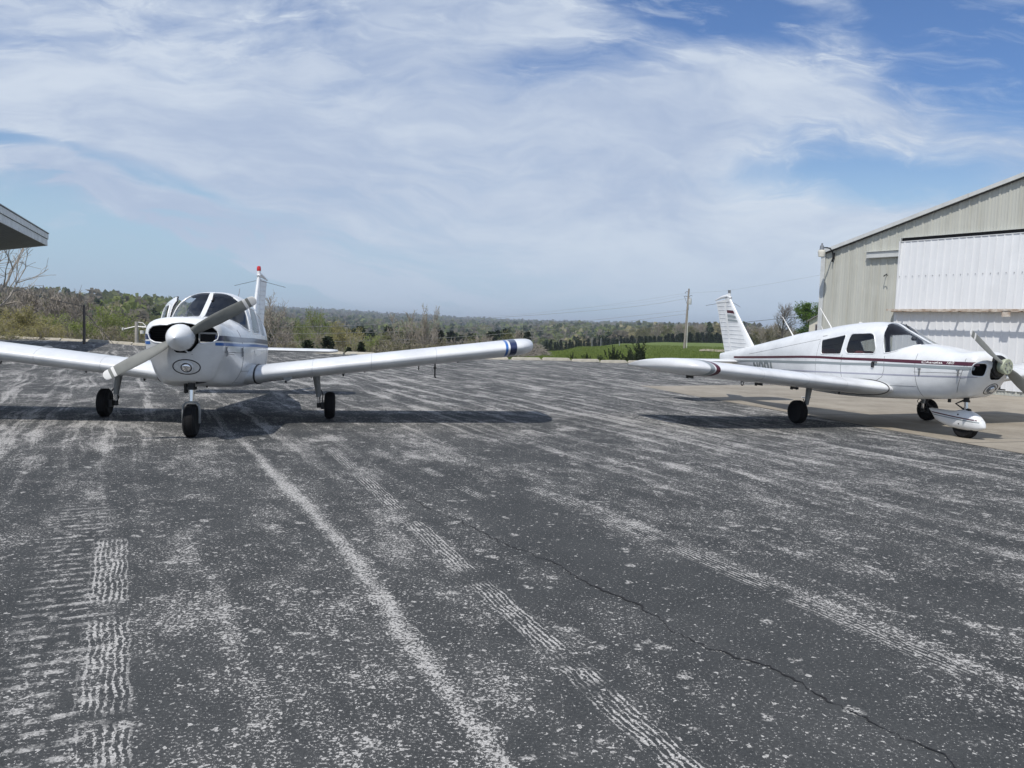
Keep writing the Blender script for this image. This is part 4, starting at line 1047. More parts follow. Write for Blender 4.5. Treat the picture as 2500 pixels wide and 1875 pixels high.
def slab(s0, s1, up0, up1, o0, o1):
    vs = [hp(s, o, rz(s) + u) for s in (s0, s1) for o in (o0, o1) for u in (up0, up1)]
    mb.add(vs, [(0, 1, 3, 2), (4, 6, 7, 5), (0, 4, 5, 1), (2, 3, 7, 6), (1, 5, 7, 3), (0, 2, 6, 4)])
slab(-6.42, RIDGE, .02, .07, .10, -dep - .2); slab(RIDGE + .002, 15.3, .02, .07, .10, -dep - .2); hb(mb, 'roof', MTR)
mb = MB(); slab(-6.44, -4.02, -.015, .10, .145, .104); slab(-4.012, -1.50, -.015, .104, .147, .104); slab(-1.492, 1.2, -.015, .10, .145, .104); slab(1.208, RIDGE, -.015, .102, .146, .104); slab(RIDGE + .004, 15.3, -.015, .10, .145, .104); hb(mb, 'rake_trim', MTR)
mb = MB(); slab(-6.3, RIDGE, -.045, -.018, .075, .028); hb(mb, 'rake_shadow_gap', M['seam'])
mb = MB(); rt = Matrix((Hd, -Hn, (0, 0, 1))).transposed()
mb.box(hp(-6.30, .03, 2.05), (.16, .05, 4.38), rt); hb(mb, 'corner_trim', MTR)
mb = MB(); mb.box(hp(.9, .07, 4.545), (8.75, .10, .012), rt); mb.box(hp(-3.49, .075, 4.49), (.02, .12, .13), rt); hb(mb, 'door_header', MTR)
mb = MB(); mb.box(hp(.9, .03, 4.49), (8.74, .03, .095), rt); hb(mb, 'header_gap', M['black'])
UT, UB = .055, .17
mb = MB(); up = profile(-3.49, 5.3, .21, .018, .026, False); sheet(mb, up, 2.33, 4.445, UB, UT)
for i in range(40): mb.box(hp(-3.45 + .21 * i, .125, 3.35), (.014, .04, .014), rt, 1)
hb(mb, 'upper_door_panel', [MW, M['steel']])
mb = MB(); mb.box(hp(-3.50, .085, 3.385), (.025, .15, 2.11), rt); mb.box(hp(.9, UT + .01, 4.435), (8.75, .03, .02), rt); hb(mb, 'door_edge_trim', MW)
mb = MB(); lo = profile(-3.60, 5.3, .21, .018, .026, False); sheet(mb, lo, .04, 2.25, .035, .045); hb(mb, 'lower_door_panel', MWL)
mb = MB(); mb.box(hp(.85, .12, 2.287), (8.94, .16, .085), rt); mb.box(hp(.85, .205, 2.315), (8.93, .014, .022), rt); mb.box(hp(.85, .205, 2.262), (8.93, .012, .016), rt); ch = hb(mb, 'rusty_channel', MRUST)
mb = MB(); mb.box(hp(.85, .42, 2.30), (8.94, .07, .05), rt)
for s in np.arange(-3.2, 5.3, .86): mb.box(hp(s, .29, 2.30), (.05, .19, .045), rt)
mb.box(hp(-.08, .42, 2.20), (.22, .03, .18), rt); hb(mb, 'door_truss', MRUST)
mb = MB(); mb.rbox(hp(-4.08, .075, 4.07), (1.11, .12, .20), .012, rt); mb.box(hp(-4.08, .09, 4.175), (1.13, .17, .012), rt); hb(mb, 'track_cover', MTR)
mb = MB(); mb.tube([hp(-3.95, .03, 3.42), hp(-3.95, .16, 3.40), hp(-3.93, .20, 3.36), hp(-3.88, .22, 3.40), hp(-3.82, .22, 3.44), hp(-3.80, .22, 3.37)], .013, 6); hb(mb, 'cable_hook', M['darksteel'])
# security lamp on a bent arm
lamp = empty('security_lamp', hp(-5.90, .03, 4.0)); tag(lamp, 'white and grey security lamp on a bent arm at the hangar corner', 'lamp'); L0 = Vector(hp(-5.90, .03, 4.0))
def lb(mbx, n, m, sm=40): o = mbx.build(n, m, lamp, sm); o.location = -L0; return o
mb = MB(); mb.tube([hp(-5.90, .04, 3.94), hp(-5.90, .10, 3.98), hp(-5.90, .08, 4.12), hp(-5.90, .13, 4.27), hp(-5.90, .26, 4.36), hp(-5.90, .42, 4.375), hp(-5.90, .60, 4.36)], .022, 9); mb.box(hp(-5.90, .035, 4.12), (.06, .03, .22), rt); mb.tube([hp(-5.90, .05, 3.95), hp(-5.90, .12, 3.93), hp(-5.90, .13, 3.99)], .016, 7); lb(mb, 'lamp_arm', M['darksteel'], 60)
c0 = hp(-5.90, .70, 0)
mb = MB(); mb.lathe([(.0, 4.55), (.028, 4.55), (.03, 4.50), (.036, 4.48), (.06, 4.47), (.066, 4.44), (.072, 4.36), (.078, 4.33), (.0, 4.33)], (c0.x, c0.y, -.05), 'z', 22); lb(mb, 'lamp_housing', M['steel'])
mb = MB(); mb.lathe([(.0, 4.335), (.112, 4.325), (.122, 4.29), (.12, 4.24), (.102, 4.11), (.095, 4.105), (.0, 4.115)], (c0.x, c0.y, -.05), 'z', 26); lb(mb, 'lamp_refractor', mat('lamp_refractor', (.70, .68, .60), .3))
# ------------------------------------------------------------------ shed roof whose corner shows at the left
SC = Vector((-21.75, 37.4, 4.5)); e1 = Vector((.38, -.925, 0)).normalized(); e2 = Vector((-.925, -.38, -.18))
shed = empty('open_shed', SC); tag(shed, 'grey shed whose white fascia and soffit corner enter at the left edge', 'shed')
msof = mat('soffit_boards', (.33, .34, .33), .8, noise=.2, nscale=2)
mfas = mat('fascia_board', (.82, .83, .81), .6, noise=.25, nscale=3)
def sq(a, b, u): return tuple(e1 * a + e2 * b + Vector((0, 0, u)))
mb = MB(); LN, DP = 15., 9.
for k in range(60):
    b0, b1 = .03 + k * .15, .03 + k * .15 + .143
    vs = [sq(a, b, u) for a in (.0, LN) for b in (b0, b1) for u in (.0, .03)]; mb.add(vs, [(0, 1, 3, 2), (4, 6, 7, 5), (0, 4, 5, 1), (2, 3, 7, 6), (1, 5, 7, 3), (0, 2, 6, 4)])
mb.build('soffit', msof, shed)
def bar(a0, a1, b0, b1, u0, u1, name, m):
    mb = MB(); vs = [sq(a, b, u) for a in (a0, a1) for b in (b0, b1) for u in (u0, u1)]; mb.add(vs, [(0, 1, 3, 2), (4, 6, 7, 5), (0, 4, 5, 1), (2, 3, 7, 6), (1, 5, 7, 3), (0, 2, 6, 4)]); return mb.build(name, m, shed)
bar(-.02, LN, -.03, .0, -.03, .26, 'fascia', mfas); bar(-.03, LN, -.07, -.035, .27, .50, 'fascia', mfas); bar(-.05, LN, -.10, DP + .2, .515, .55, 'roof_sheet', mat('roof_sheet_grey', (.22, .23, .23), .5))
bar(-.03, -.002, .0, DP, -.02, .50, 'rake_board', mfas); bar(-.04, LN, -.06, -.035, .262, .268, 'shadow_gap', M['seam'])
def wallq(a0, a1, b0, b1, name):
    mb = MB(); vs = [sq(a, b, u) for a in (a0, a1) for b in (b0, b1) for u in (-7.5, .0)]; mb.add(vs, [(0, 1, 3, 2), (4, 6, 7, 5), (0, 4, 5, 1), (2, 3, 7, 6), (1, 5, 7, 3), (0, 2, 6, 4)]); return mb.build(name, mfas, shed)
wallq(1.2, LN - .5, DP - .3, DP - .15, 'back_wall'); wallq(1.2, 1.35, 2.6, DP - .3, 'side_wall'); wallq(LN - .65, LN - .5, 2.6, DP - .3, 'side_wall')

# ------------------------------------------------------------------ kerb stones along the far edge
MK = mat('kerb_concrete', (.50, .465, .385), .85, noise=.28, nscale=7, bump=.3, bscale=30)
mb = MB(); rings = []
for x, k in ((-.66, .60), (-.60, .95), (-.58, 1), (0, 1), (.58, 1), (.60, .95), (.66, .60)):
    h = .125 * k; rings.append([(x, -.085, 0), (x, -.08, h * .35), (x, -.05, h * .93), (x, -.03, h), (x, .03, h), (x, .05, h * .93), (x, .08, h * .35), (x, .085, 0)])
mb.loft(rings); kb = mb.build('kerb_stone', MK, smooth=35)
KP = []
for (x0, x1) in ((-7.9, 13.0), (-27.5, -15.5)):
    x = x0
    while x < x1:
        y = yedge(x) - .42; dx, dy = 1.0, yedge(x + .5) - yedge(x - .5); l = math.hypot(dx, dy); KP.append((x, y, math.atan2(dy, dx) + rng.uniform(-.03, .03))); x += 1.42 * dx / l
for i, (x, y, a) in enumerate(KP):
    o = kb if i == 0 else kb.copy()
    if i: C.objects.link(o)
    o.location = (x, y, zg(x, y) - .005 + rng.uniform(-.01, .005)); o.rotation_euler = (0, rng.uniform(-.015, .015), a); o.scale = (1, 1, rng.uniform(.95, 1.12))
    far = 'in front of the leafless valley trees' if x < -10 else ('in front of the wooded valley' if x < 0 else 'at the foot of the green grass bank')
    tag(o, 'cream concrete kerb stone ' + far, 'kerb', 'kerb stones along the apron edge')

# ------------------------------------------------------------------ poles, wires, posts
MWOOD = mat('weathered_pole_wood', (.30, .27, .24), .9, noise=.35, nscale=6); MWOODD = mat('dark_pole_wood', (.15, .13, .115), .9, noise=.35, nscale=6)
MWIRE = mat('wire_pale', (.34, .34, .32), .5, .2); MWIRED = mat('wire_dark', (.06, .06, .065), .6)
MTANK = mat('transformer_grey', (.50, .52, .53), .45, noise=.15); MINS = mat('insulator', (.35, .33, .30), .3)
PD = 110.; pb = ang(12.05, PD); pb.z = terr(12.05, PD) - .6; ptop = ang(12.20, PD, elz(PD, 50.5))
pole = empty('utility_pole', pb); tag(pole, 'leaning wooden utility pole with a transformer on the grass bank', 'utility pole')
pv = ptop - pb
def pp(t, dx=0., dy=0., dz=0.): return tuple(pv * t + Vector((dx, dy, dz)))
mb = MB(); mb.tube([pp(0), pp(.45), pp(1)], [.17, .145, .11], 12); mb.build('pole', MWOOD, pole, 60)
mb = MB(); mb.tube([pp(0.03, .33), pp(.40, .20), pp(.62, .12)], .045, 7); mb.build('conduit', M['propwhite'], pole, 60)
mb = MB(); c = Vector(pp(.80, .24, -.15)); mb.lathe([(.0, -.38), (.20, -.38), (.21, -.34), (.21, .30), (.19, .36), (.08, .40), (.0, .40)], c, 'z', 18); tr = mb.build('transformer', MTANK, pole, 40)
mb = MB()
for dx in (-.08, .10): mb.lathe([(.0, .38), (.04, .38), (.055, .42), (.03, .46), (.05, .50), (.02, .56), (.0, .56)], c + Vector((dx, 0, 0)), 'z', 9)
mb.build('bushing', MINS, tr, 40)
mb = MB(); mb.tube([pp(.87), pp(.885, -.35), pp(.875, -.62)], .03, 6); mb.tube([pp(.87), pp(.90, .40), pp(.885, .52)], .03, 6); mb.tube([pp(.875, -.5), pp(.82, -.30), pp(.765, -.12)], .022, 6); mb.tube([pp(.95), pp(.955, -.30), pp(.93, -.48)], .035, 6); mb.tube([pp(.72, .0), pp(.70, .2), pp(.66, .1)], .02, 6); mb.build('insulator_arm', M['darksteel'], pole, 60)
# small pole down in the valley at the left
MD = 45.; mp = ang(-25.2, MD); mz0 = terr(-25.2, MD) - .5; mtop = elz(MD, -9.)
mast = empty('utility_pole', (mp.x, mp.y, mz0)); tag(mast, 'short pale utility pole with a crossarm down in the valley at left', 'utility pole'); H_ = mtop - mz0
mb = MB(); mb.tube([(0, 0, 0), (0, 0, H_)], [.12, .085], 10); mb.build('pole', mat('pale_pole_wood', (.44, .42, .38), .9, noise=.3, nscale=6), mast, 60)
mb = MB(); mb.tube([(-.62, 0, H_ - .40), (-.02, 0, H_ - .24)], .04, 6); mb.tube([(.02, 0, H_ - .25), (.50, 0, H_ - .27)], .045, 6); mb.tube([(.03, 0, H_ - .02), (.30, 0, H_ - .05), (.48, 0, H_ - .22)], .022, 6); mb.build('crossarm', M['propwhite'], mast, 60)
mb = MB(); mb.lathe([(.0, 0), (.10, 0), (.10, .16), (.0, .16)], (.30, -.05, H_ - .60), 'z', 12); mb.build('transformer', M['propwhite'], mast, 40); mb = MB(); mb.lathe([(.0, 0), (.05, 0), (.06, .12), (.0, .14)], (-.70, 0, H_ - .46), 'z', 9); mb.build('insulator', M['propwhite'], mast, 40)
def wire(name, pts, label, r=.022, m=MWIRE, sag=.0):
    P = []; pts = [Vector(p) for p in pts]
    for a, b in zip(pts[:-1], pts[1:]):
        for i in range(24): t = i / 24; P.append(a.lerp(b, t) - Vector((0, 0, sag * 4 * t * (1 - t))))
    P.append(pts[-1]); mb = MB(); mb.tube(P, r, 5); o = mb.build(name, m, None, 60); tag(o, label, 'wire', 'overhead wires'); return o
def wl(a0, e0, d0, a1, e1, d1): return [ang(a0, d0, elz(d0, e0)), ang(a1, d1, elz(d1, e1))]
def wfit(name, tab, label, r=.02, m=MWIRE):
    """a hanging wire through (azimuth, elevation in mil, distance) points"""
    A = [p[0] for p in tab]; P = [ang(a, float(np.interp(a, A, [p[2] for p in tab])), 0) for a in np.linspace(A[0], A[-1], 40)]
    for p, a in zip(P, np.linspace(A[0], A[-1], 40)): p.z = elz(math.hypot(p.x, p.y), float(pchip(A, [q[1] for q in tab], a)))
    mb = MB(); mb.tube(P, r, 5); o = mb.build(name, m, None, 60); tag(o, label, 'wire', 'overhead wires')
wfit('overhead_wire', [(-25.0, -13, 45), (-15.37, -10.3, 67), (-9.78, -4.3, 73), (-4.71, 3.4, 80), (3., 16, 93), (9.54, 30, 104), (12.14, 39, 110)], 'pale overhead wire crossing the valley, highest of the pale ones', .015)
wfit('overhead_wire', [(-25.4, -19.5, 45), (-15.29, -18.3, 67), (-11.3, -15.3, 71), (-7.44, -11.5, 76), (3, 4, 92), (12.10, 24, 110)], 'pale overhead wire second from the top across the valley trees', .014)
wfit('overhead_wire', [(-25.0, -30, 45), (-15.65, -28.4, 66), (-9.76, -24.1, 72), (-4.68, -17.9, 79), (1.25, -7.2, 88), (6.74, 5.5, 98), (12.09, 20, 110)], 'bright pale overhead wire sagging low across the valley behind the wing tip', .017)
wfit('overhead_wire', [(-25.3, -32., 45), (-15.28, -31., 67), (-10.52, -28, 72), (-4, -23, 80), (4, -10, 93), (12.07, 8, 110)], 'lowest thin pale overhead wire across the valley', .012)
wfit('overhead_wire', [(-4, 7.5, 150), (.01, 12.6, 140), (6.14, 27.1, 124), (9.54, 37.1, 116), (12.13, 45.0, 110), (14.5, 48.5, 105), (16.77, 55.4, 100), (22, 73, 90)], 'thin grey overhead wire passing the leaning utility pole near its top', .008)
wfit('overhead_wire', [(2, 18, 140), (9.54, 34., 116), (12.15, 43.2, 110)], 'faint grey overhead wire ending at the transformer arm of the leaning pole', .006)
wfit('overhead_wire', [(15.4, 10, 96), (16.2, 12.1, 94), (18., 16.4, 90), (19.5, 19.6, 88), (24, 29, 80)], 'dark service wire passing in front of the round bare tree by the hangar', .022, MWIRED)
# dark post on the apron edge at left with its guy
pz = -.1; pq = ang(-28.2, 41.6, pz); post = empty('wooden_post', pq); tag(post, 'dark wooden post with a guy wire at the apron edge on the left', 'post')
ph = elz(41.6, 8) - pz
mb = MB(); mb.tube([(0, 0, -.3), (.01, 0, ph)], [.062, .052], 10); mb.build('post_shaft', MWOODD, post, 60)
mb = MB(); mb.tube([(0, 0, ph - .3), tuple(ang(-26.5, 41.3, .0) - pq + Vector((0, 0, 0)))], .012, 5); mb.tube([(0, 0, ph - .08), tuple(ang(-30.2, 44, elz(44, 13)) - pq), tuple(ang(-33.5, 47, elz(47, 31)) - pq)], .012, 5); mb.build('guy_wire', MWIRED, post, 60)
# gate brace and posts on the bank
def stick(name, pts, r, label, cat, m=MWOOD):
    b = Vector(pts[0][0]); e = empty(name, b); tag(e, label, cat, 'fence posts on the grass bank')
    for i, (p, q) in enumerate(pts): mb = MB(); mb.tube([tuple(Vector(p) - b), tuple(Vector(q) - b)], r if i == 0 else r * .6, 8); mb.build('post' if i == 0 else 'brace', m, e, 60)
fd = 118.
def fpt(az, e): return tuple(ang(az, fd, elz(fd, e)))
stick('fence_post', [(fpt(5.62, -25.5), fpt(5.60, -12.0))], .06, 'slim grey fence post on the bank crest, leftmost of three', 'fence post', M['leg'])
stick('fence_post', [(fpt(6.25, -25), fpt(6.24, -13.))], .055, 'slim grey fence post on the bank crest, middle of three', 'fence post', M['leg'])
stick('fence_post', [(fpt(7.55, -22.5), fpt(7.55, -16.0))], .06, 'short grey fence post on the bank crest, rightmost of three', 'fence post', M['leg'])
# bare dirt patch
mb = MB(); vs = []
for i in range(13):
    for j in range(4):
        az = 13.1 + i * .22; d = 88 + j * 5 + 2 * math.sin(i * .8) - (2.5 * j / 3 if i < 2 else 0); p = ang(az, d); vs.append((p.x, p.y, terr(az, d) + .10))
mb.add(vs, [(i * 4 + j, (i + 1) * 4 + j, (i + 1) * 4 + j + 1, i * 4 + j + 1) for i in range(12) for j in range(3)]); o = mb.build('gravel_path', mat('dirt_path', (.33, .28, .20), .95, noise=.3, nscale=.8), flip=True); tag(o, 'bare gravel track across the grass bank', 'path', kind='structure')
# far little house beside the hangar
HD = 70.; hc = ang(21.75, HD); hz = terr(21.75, HD); hs_ = empty('small_outbuilding', (hc.x, hc.y, hz), R(-21.75)); tag(hs_, 'small pale outbuilding with a dark door half hidden by the hangar', 'outbuilding')
ez = elz(HD, 15.5) - hz
mb = MB(); mb.prism([(-1.9, -.3), (1.9, -.3), (1.9, ez), (0, ez + 1.15), (-1.9, ez)], 0, 3.6, lambda u, v, w: (u, w, v)); mb.build('wall', mat('outbuilding_wall', (.62, .58, .52), .8, noise=.15), hs_)
mb = MB()
for sgn in (-1, 1):
    vs = [(sgn * 2.1, -.25, ez - .1), (sgn * 2.1, 3.8, ez - .1), (0, 3.8, ez + 1.2), (0, -.25, ez + 1.2)]; vs += [(a, b, c + .10) for a, b, c in vs]; mb.add(vs, [(0, 1, 2, 3), (4, 7, 6, 5), (0, 4, 5, 1), (3, 2, 6, 7), (0, 3, 7, 4), (1, 5, 6, 2)])
mb.build('roof', mat('outbuilding_roof', (.17, .16, .155), .7), hs_)
mb = MB(); mb.rbox((-.75, -.02, ez * .46), (1.35, .06, ez * .90), .02); dr = mb.build('door', mat('outbuilding_door', (.10, .105, .12), .5), hs_); mb = MB(); mb.box((-.75, -.06, ez * .82), (1.2, .03, .35)); mb.build('door_lintel', mat('outbuilding_lintel', (.05, .03, .03), .6), dr)

# ------------------------------------------------------------------ vegetation
def leafmat(name, a, b_, trans=.25):
    m, g, b = newmat(name); tc = g.N.new('ShaderNodeTexCoord'); P = tc.outputs['Object']
    oi = g.N.new('ShaderNodeObjectInfo'); n = g.noise(P, 1.6, 3, .6); n2 = g.noise(P, .35, 2)
    f = g.m('MINIMUM', g.m('MAXIMUM', g.add(g.mul(g.ss(.35, .65, n), .55), g.mul(g.ss(.4, .6, n2), .25), g.mul(oi.outputs['Random'], .3), -.05), 0.), 1.)
    c = g.mix(f, a, b_); g.put(b.inputs['Base Color'], c); b.inputs['Roughness'].default_value = .8; b.inputs['Specular IOR Level'].default_value = .2
    t = g.N.new('ShaderNodeBsdfTranslucent'); g.put(t.inputs['Color'], c); mx = g.N.new('ShaderNodeMixShader'); mx.inputs[0].default_value = trans
    out = g.N['Material Output']; g.L.new(b.outputs[0], mx.inputs[1]); g.L.new(t.outputs[0], mx.inputs[2]); g.L.new(mx.outputs[0], out.inputs['Surface']); return m
MBARK = mat('bark_grey', (.33, .30, .26), .95, noise=.35, nscale=9); MBARKD = mat('bark_dark', (.085, .072, .062), .95, noise=.35, nscale=9)
MTWIG = mat('twig_brown', (.34, .30, .25), .95, noise=.3, nscale=3); MTWIGD = mat('twig_dark', (.17, .15, .13), .95, noise=.3, nscale=3)
LF = dict(yellow=leafmat('leaf_yellow', (.29, .27, .10), (.44, .40, .19), .4), lime=leafmat('leaf_lime', (.17, .22, .05), (.32, .37, .12), .4), green=leafmat('leaf_green', (.055, .115, .014), (.13, .22, .03), .35), olive=leafmat('leaf_olive', (.115, .125, .045), (.22, .22, .095), .5), cedar=leafmat('leaf_cedar', (.016, .026, .012), (.042, .058, .026), .08), bud=leafmat('leaf_bud', (.24, .22, .11), (.34, .31, .17), .5))

def limb(rg, p, d, L, r, n, up, wob, rmin):
    pts = [Vector(p)]; rs = [r]; dr = Vector(d).normalized()
    for i in range(n):
        dr = (dr + Vector((rg.gauss(0, wob), rg.gauss(0, wob), rg.gauss(0, wob * .7) + up))).normalized(); pts.append(pts[-1] + dr * L / n); rs.append(max(rmin, r * (1 - .85 * (i + 1) / n)))
    return pts, rs
def along(pts, t):
    q = t * (len(pts) - 1); i = min(len(pts) - 2, int(q)); return pts[i].lerp(pts[i + 1], q - i), (pts[i + 1] - pts[i]).normalized()
def fork(rg, d, ang_):
    q = Matrix.Rotation(rg.uniform(0, 2 * PI), 3, d) @ d.orthogonal().normalized(); return (d * math.cos(ang_) + q * math.sin(ang_)).normalized()
def leaves(mb, cs, n, rad, size, rg):
    for c in cs:
        for _ in range(n):
            o = Vector((rg.uniform(-1, 1), rg.uniform(-1, 1), rg.uniform(-.8, .8))) * rad; p = Vector(c) + o
            a = Vector((rg.gauss(0, 1), rg.gauss(0, 1), rg.gauss(0, 1))).normalized(); b_ = a.orthogonal().normalized(); s = size * rg.uniform(.5, 1.3); t = a.cross(b_)
            mb.add([p + b_ * s, p + t * s * .8, p - b_ * s * .7, p - t * s * .6], [(0, 1, 2, 3)])
def bare_tree(name, seed, h, stems=1, base=.22, reach=.42, angle=.9, up=.10, nb=13, n2=6, n3=4, bark=MBARK, twig=MTWIG, r0=None, leafy=None, nl=0, lrad=.3, lsize=.1, keep=1., rmin=.014, lean=0., wob=.16, topfull=.75):
    """stems with limbs along them, branches along the limbs and twigs along the branches"""
    rg = random.Random(seed); T, W, Lf = MB(), MB(), MB(); tips = []; r0 = r0 or h * .025
    for s in range(stems):
        sp = 0 if stems == 1 else 1
        d = Vector((rg.uniform(-1, 1) * (.55 * sp + .05) + lean, rg.uniform(-1, 1) * (.45 * sp + .05), 1)); hs = h * (rg.uniform(.75, 1.) if sp else .9)
        tp, tr_ = limb(rg, (rg.uniform(-.25, .25) * sp, rg.uniform(-.25, .25) * sp, -.1), d, hs, r0, 8, .05, wob * .5, rmin); T.tube(tp, tr_, 7, cap=False); tips.append(tp[-1])
        k1 = nb if stems == 1 else max(4, int(nb * 1.3 / stems))
        for i in range(k1):
            t = base + (1 - base) * ((i + rg.uniform(.1, .9)) / k1); p, dd = along(tp, min(.99, t)); u = (t - base) / (1 - base)
            L1 = h * reach * (1 - abs(u - .30) ** 1.5 * topfull * 1.2) * rg.uniform(.75, 1.15) * (.62 if sp else 1); rr = r0 * (1 - .8 * t) * .62
            lp, lr = limb(rg, p, fork(rg, dd, angle * (1 - .45 * u) * rg.uniform(.8, 1.15)), L1, max(rr, rmin * 1.6), 6, up, wob, rmin); (T if rr > r0 * .25 else W).tube(lp, lr, 5, cap=False); tips.append(lp[-1])
            for j in range(n2):
                t2 = .22 + .78 * (j + rg.random()) / n2; p2, d2 = along(lp, min(.99, t2)); L2 = L1 * rg.uniform(.30, .55) * (1.15 - .5 * t2)
                bp, br = limb(rg, p2, fork(rg, d2, rg.uniform(.5, 1.0)), L2, max(rmin * 1.2, lr[min(5, int(t2 * 5))] * .55), 4, up * 1.2, wob * 1.1, rmin); W.tube(bp, br, 4, cap=False); tips += [bp[-1], bp[2]]
                for k in range(n3):
                    t3 = .15 + .85 * (k + rg.random()) / n3; p3, d3 = along(bp, min(.99, t3)); wp, wr = limb(rg, p3, fork(rg, d3, rg.uniform(.4, .95)), L2 * rg.uniform(.35, .65), rmin, 3, up * 1.3, wob * 1.2, rmin * .7); W.tube(wp, wr, 3, cap=False); tips += [wp[-1], wp[1]]
    root = empty(name); T.build('trunk', bark, root, 60); W.build('branches', twig, root, 60)
    if leafy: leaves(Lf, [e for e in tips if rg.random() < keep], nl, lrad, lsize, rg); Lf.build('crown', leafy, root)
    root['h'] = max(v[2] for v in W.v); return root
def cedar_tree(name, seed, h, w, m=None):
    rg = random.Random(seed); T, Lf = MB(), MB(); T.tube([(0, 0, -.2), (0, 0, h * .9)], [h * .03, .012], 6)
    for i in range(int(130 + h * 30)):
        t = rg.random() ** 1.25; z = h * .97 * t; rad = w * (1 - t) ** .8 * rg.uniform(.5, 1.2) + .03; a = rg.uniform(0, 2 * PI)
        u = Vector((math.cos(a), math.sin(a), rg.uniform(.25, .8))).normalized(); p0 = Vector((0, 0, z * .94)); T.tube([p0, p0 + u * rad], [.012, .004], 3, cap=False) if i % 3 == 0 else None
        for k in range(7):
            q = p0 + u * rad * (.30 + .72 * k / 6) + Vector((rg.gauss(0, 1), rg.gauss(0, 1), rg.gauss(0, 1))) * .035 * h / 2; v = (u + Vector((rg.gauss(0, .45), rg.gauss(0, .45), rg.gauss(.15, .4)))).normalized(); L_ = h * .055 * rg.uniform(.7, 1.4); s = v.cross(Vector((rg.gauss(0, 1), rg.gauss(0, 1), rg.gauss(0, 1)))).normalized() * L_ * .30
            Lf.add([q, q + v * L_ * .5 + s, q + v * L_, q + v * L_ * .5 - s], [(0, 1, 2, 3)])
    root = empty(name); T.build('trunk', MBARKD, root, 60); Lf.build('crown', m or LF['cedar'], root); root['h'] = h; return root
def juniper(name, seed, h, w):
    rg = random.Random(seed); T, Lf = MB(), MB()
    for i in range(26):
        a = rg.uniform(0, 2 * PI); tilt = rg.uniform(.05, 1.0) ** .8; d = Vector((math.cos(a) * tilt, math.sin(a) * tilt, 1)); L = h * rg.uniform(.55, 1.05) * (1.05 - .28 * tilt); b0 = Vector((rg.uniform(-1, 1) * w * .35, rg.uniform(-1, 1) * w * .35, 0))
        lp, lr = limb(rg, b0, d, L, h * .012, 6, .05, .10, .006); T.tube(lp, lr, 4, cap=False)
        for k in range(64):
            t = .12 + .88 * rg.random(); p, dd = along(lp, min(.99, t)); v = (fork(rg, dd, rg.uniform(.3, .85)) + Vector((0, 0, .15))).normalized(); q = p + v * rg.uniform(.0, .12) * h * (1.1 - t); L_ = h * .085 * rg.uniform(.6, 1.3); sd_ = v.orthogonal().normalized() * L_ * .17
            Lf.add([q, q + v * L_ * .5 + sd_, q + v * L_, q + v * L_ * .5 - sd_], [(0, 1, 2, 3)])
    root = empty(name); T.build('trunk', MBARKD, root, 60); Lf.build('crown', LF['cedar'], root); root['h'] = h; return root
def put(proto, az, d, top=None, base=None, label=None, cat='tree', group=None, rot=None, wide=1.0, first=False, h=None):
    o = proto if first else copy_tree(proto); p = ang(az, d); z = terr(az, d) if base is None else elz(d, base)
    H = (elz(d, top) - z) if top is not None else h; k = H / proto['h']
    o.location = (p.x, p.y, z - .05); o.rotation_euler = (0, 0, rng.uniform(0, 6.28) if rot is None else rot); o.scale = (k * wide, k * wide, k); tag(o, label, cat, group); return o
BIGBARE = bare_tree('bare_tree', 11, 8.5, 2, base=.25, reach=1.0, angle=1.05, up=.10, nb=17, n2=8, n3=5, r0=.19, rmin=.020, wob=.24)
put(BIGBARE, -15.95, 54, top=36, label='big spreading bare tree rising just behind the tail of the blue-striped airplane', first=True, rot=1.0, wide=.85)
FAN = bare_tree('bare_tree', 23, 7.0, 6, base=.15, reach=.62, angle=.60, up=.16, nb=40, n2=6, n3=4, r0=.09, leafy=LF['bud'], nl=1, lrad=.1, lsize=.05, keep=.35, rmin=.016, wob=.12)
put(FAN, -6.45, 56, top=25, label='bare many-stemmed tree standing alone against the sky above the wing', first=True, rot=.4, wide=.85)
RND = bare_tree('bare_tree', 31, 7.0, 1, base=.24, reach=.62, angle=1.0, up=.13, nb=20, n2=8, n3=6, bark=MBARKD, twig=MTWIGD, r0=.20, rmin=.020, wob=.18)
put(RND, 18.55, 112, top=38, base=-12, label='round dark bare tree on the skyline between the tail fin and the hangar', first=True, rot=2.0, wide=1.0)
LBIG = bare_tree('bare_tree', 47, 12, 1, base=.16, reach=.58, angle=1.0, up=.08, nb=24, n2=9, n3=5, r0=.30, rmin=.020, wob=.2)
put(LBIG, -34.3, 62, top=165, label='tall bare tree whose branches reach past the shed roof at the left edge', first=True, rot=.9, wide=.95)
YEL = bare_tree('budding_tree', 52, 6.5, 1, base=.08, reach=.72, angle=1.15, up=.07, nb=22, n2=7, n3=4, leafy=LF['yellow'], nl=10, lrad=.28, lsize=.075, keep=.9, r0=.16, rmin=.016)
put(YEL, -12.15, 80, top=1.5, label='round pale yellow budding tree in the valley behind the far wing', first=True, wide=.95, rot=.3)
put(YEL, -31.55, 52, top=8, label='straw yellow blossoming tree at the far left behind the apron edge', wide=1.15, rot=1.9)
put(YEL, -33.3, 48, top=-6, label='low straw yellow blossoming tree leftmost behind the apron edge', wide=1.5, rot=4.)
LIM = bare_tree('budding_tree', 58, 7, 2, base=.10, reach=.80, angle=.95, up=.08, nb=24, n2=7, n3=3, leafy=LF['lime'], nl=8, lrad=.28, lsize=.07, keep=.75, r0=.13, rmin=.016)
put(LIM, -27.6, 56, top=13.5, label='light green budding tree behind the dark wooden post', first=True, rot=.5, wide=1.0)
put(LIM, -26.7, 54, top=3., label='small light green budding tree right of the dark wooden post', rot=2.5, wide=1.0)
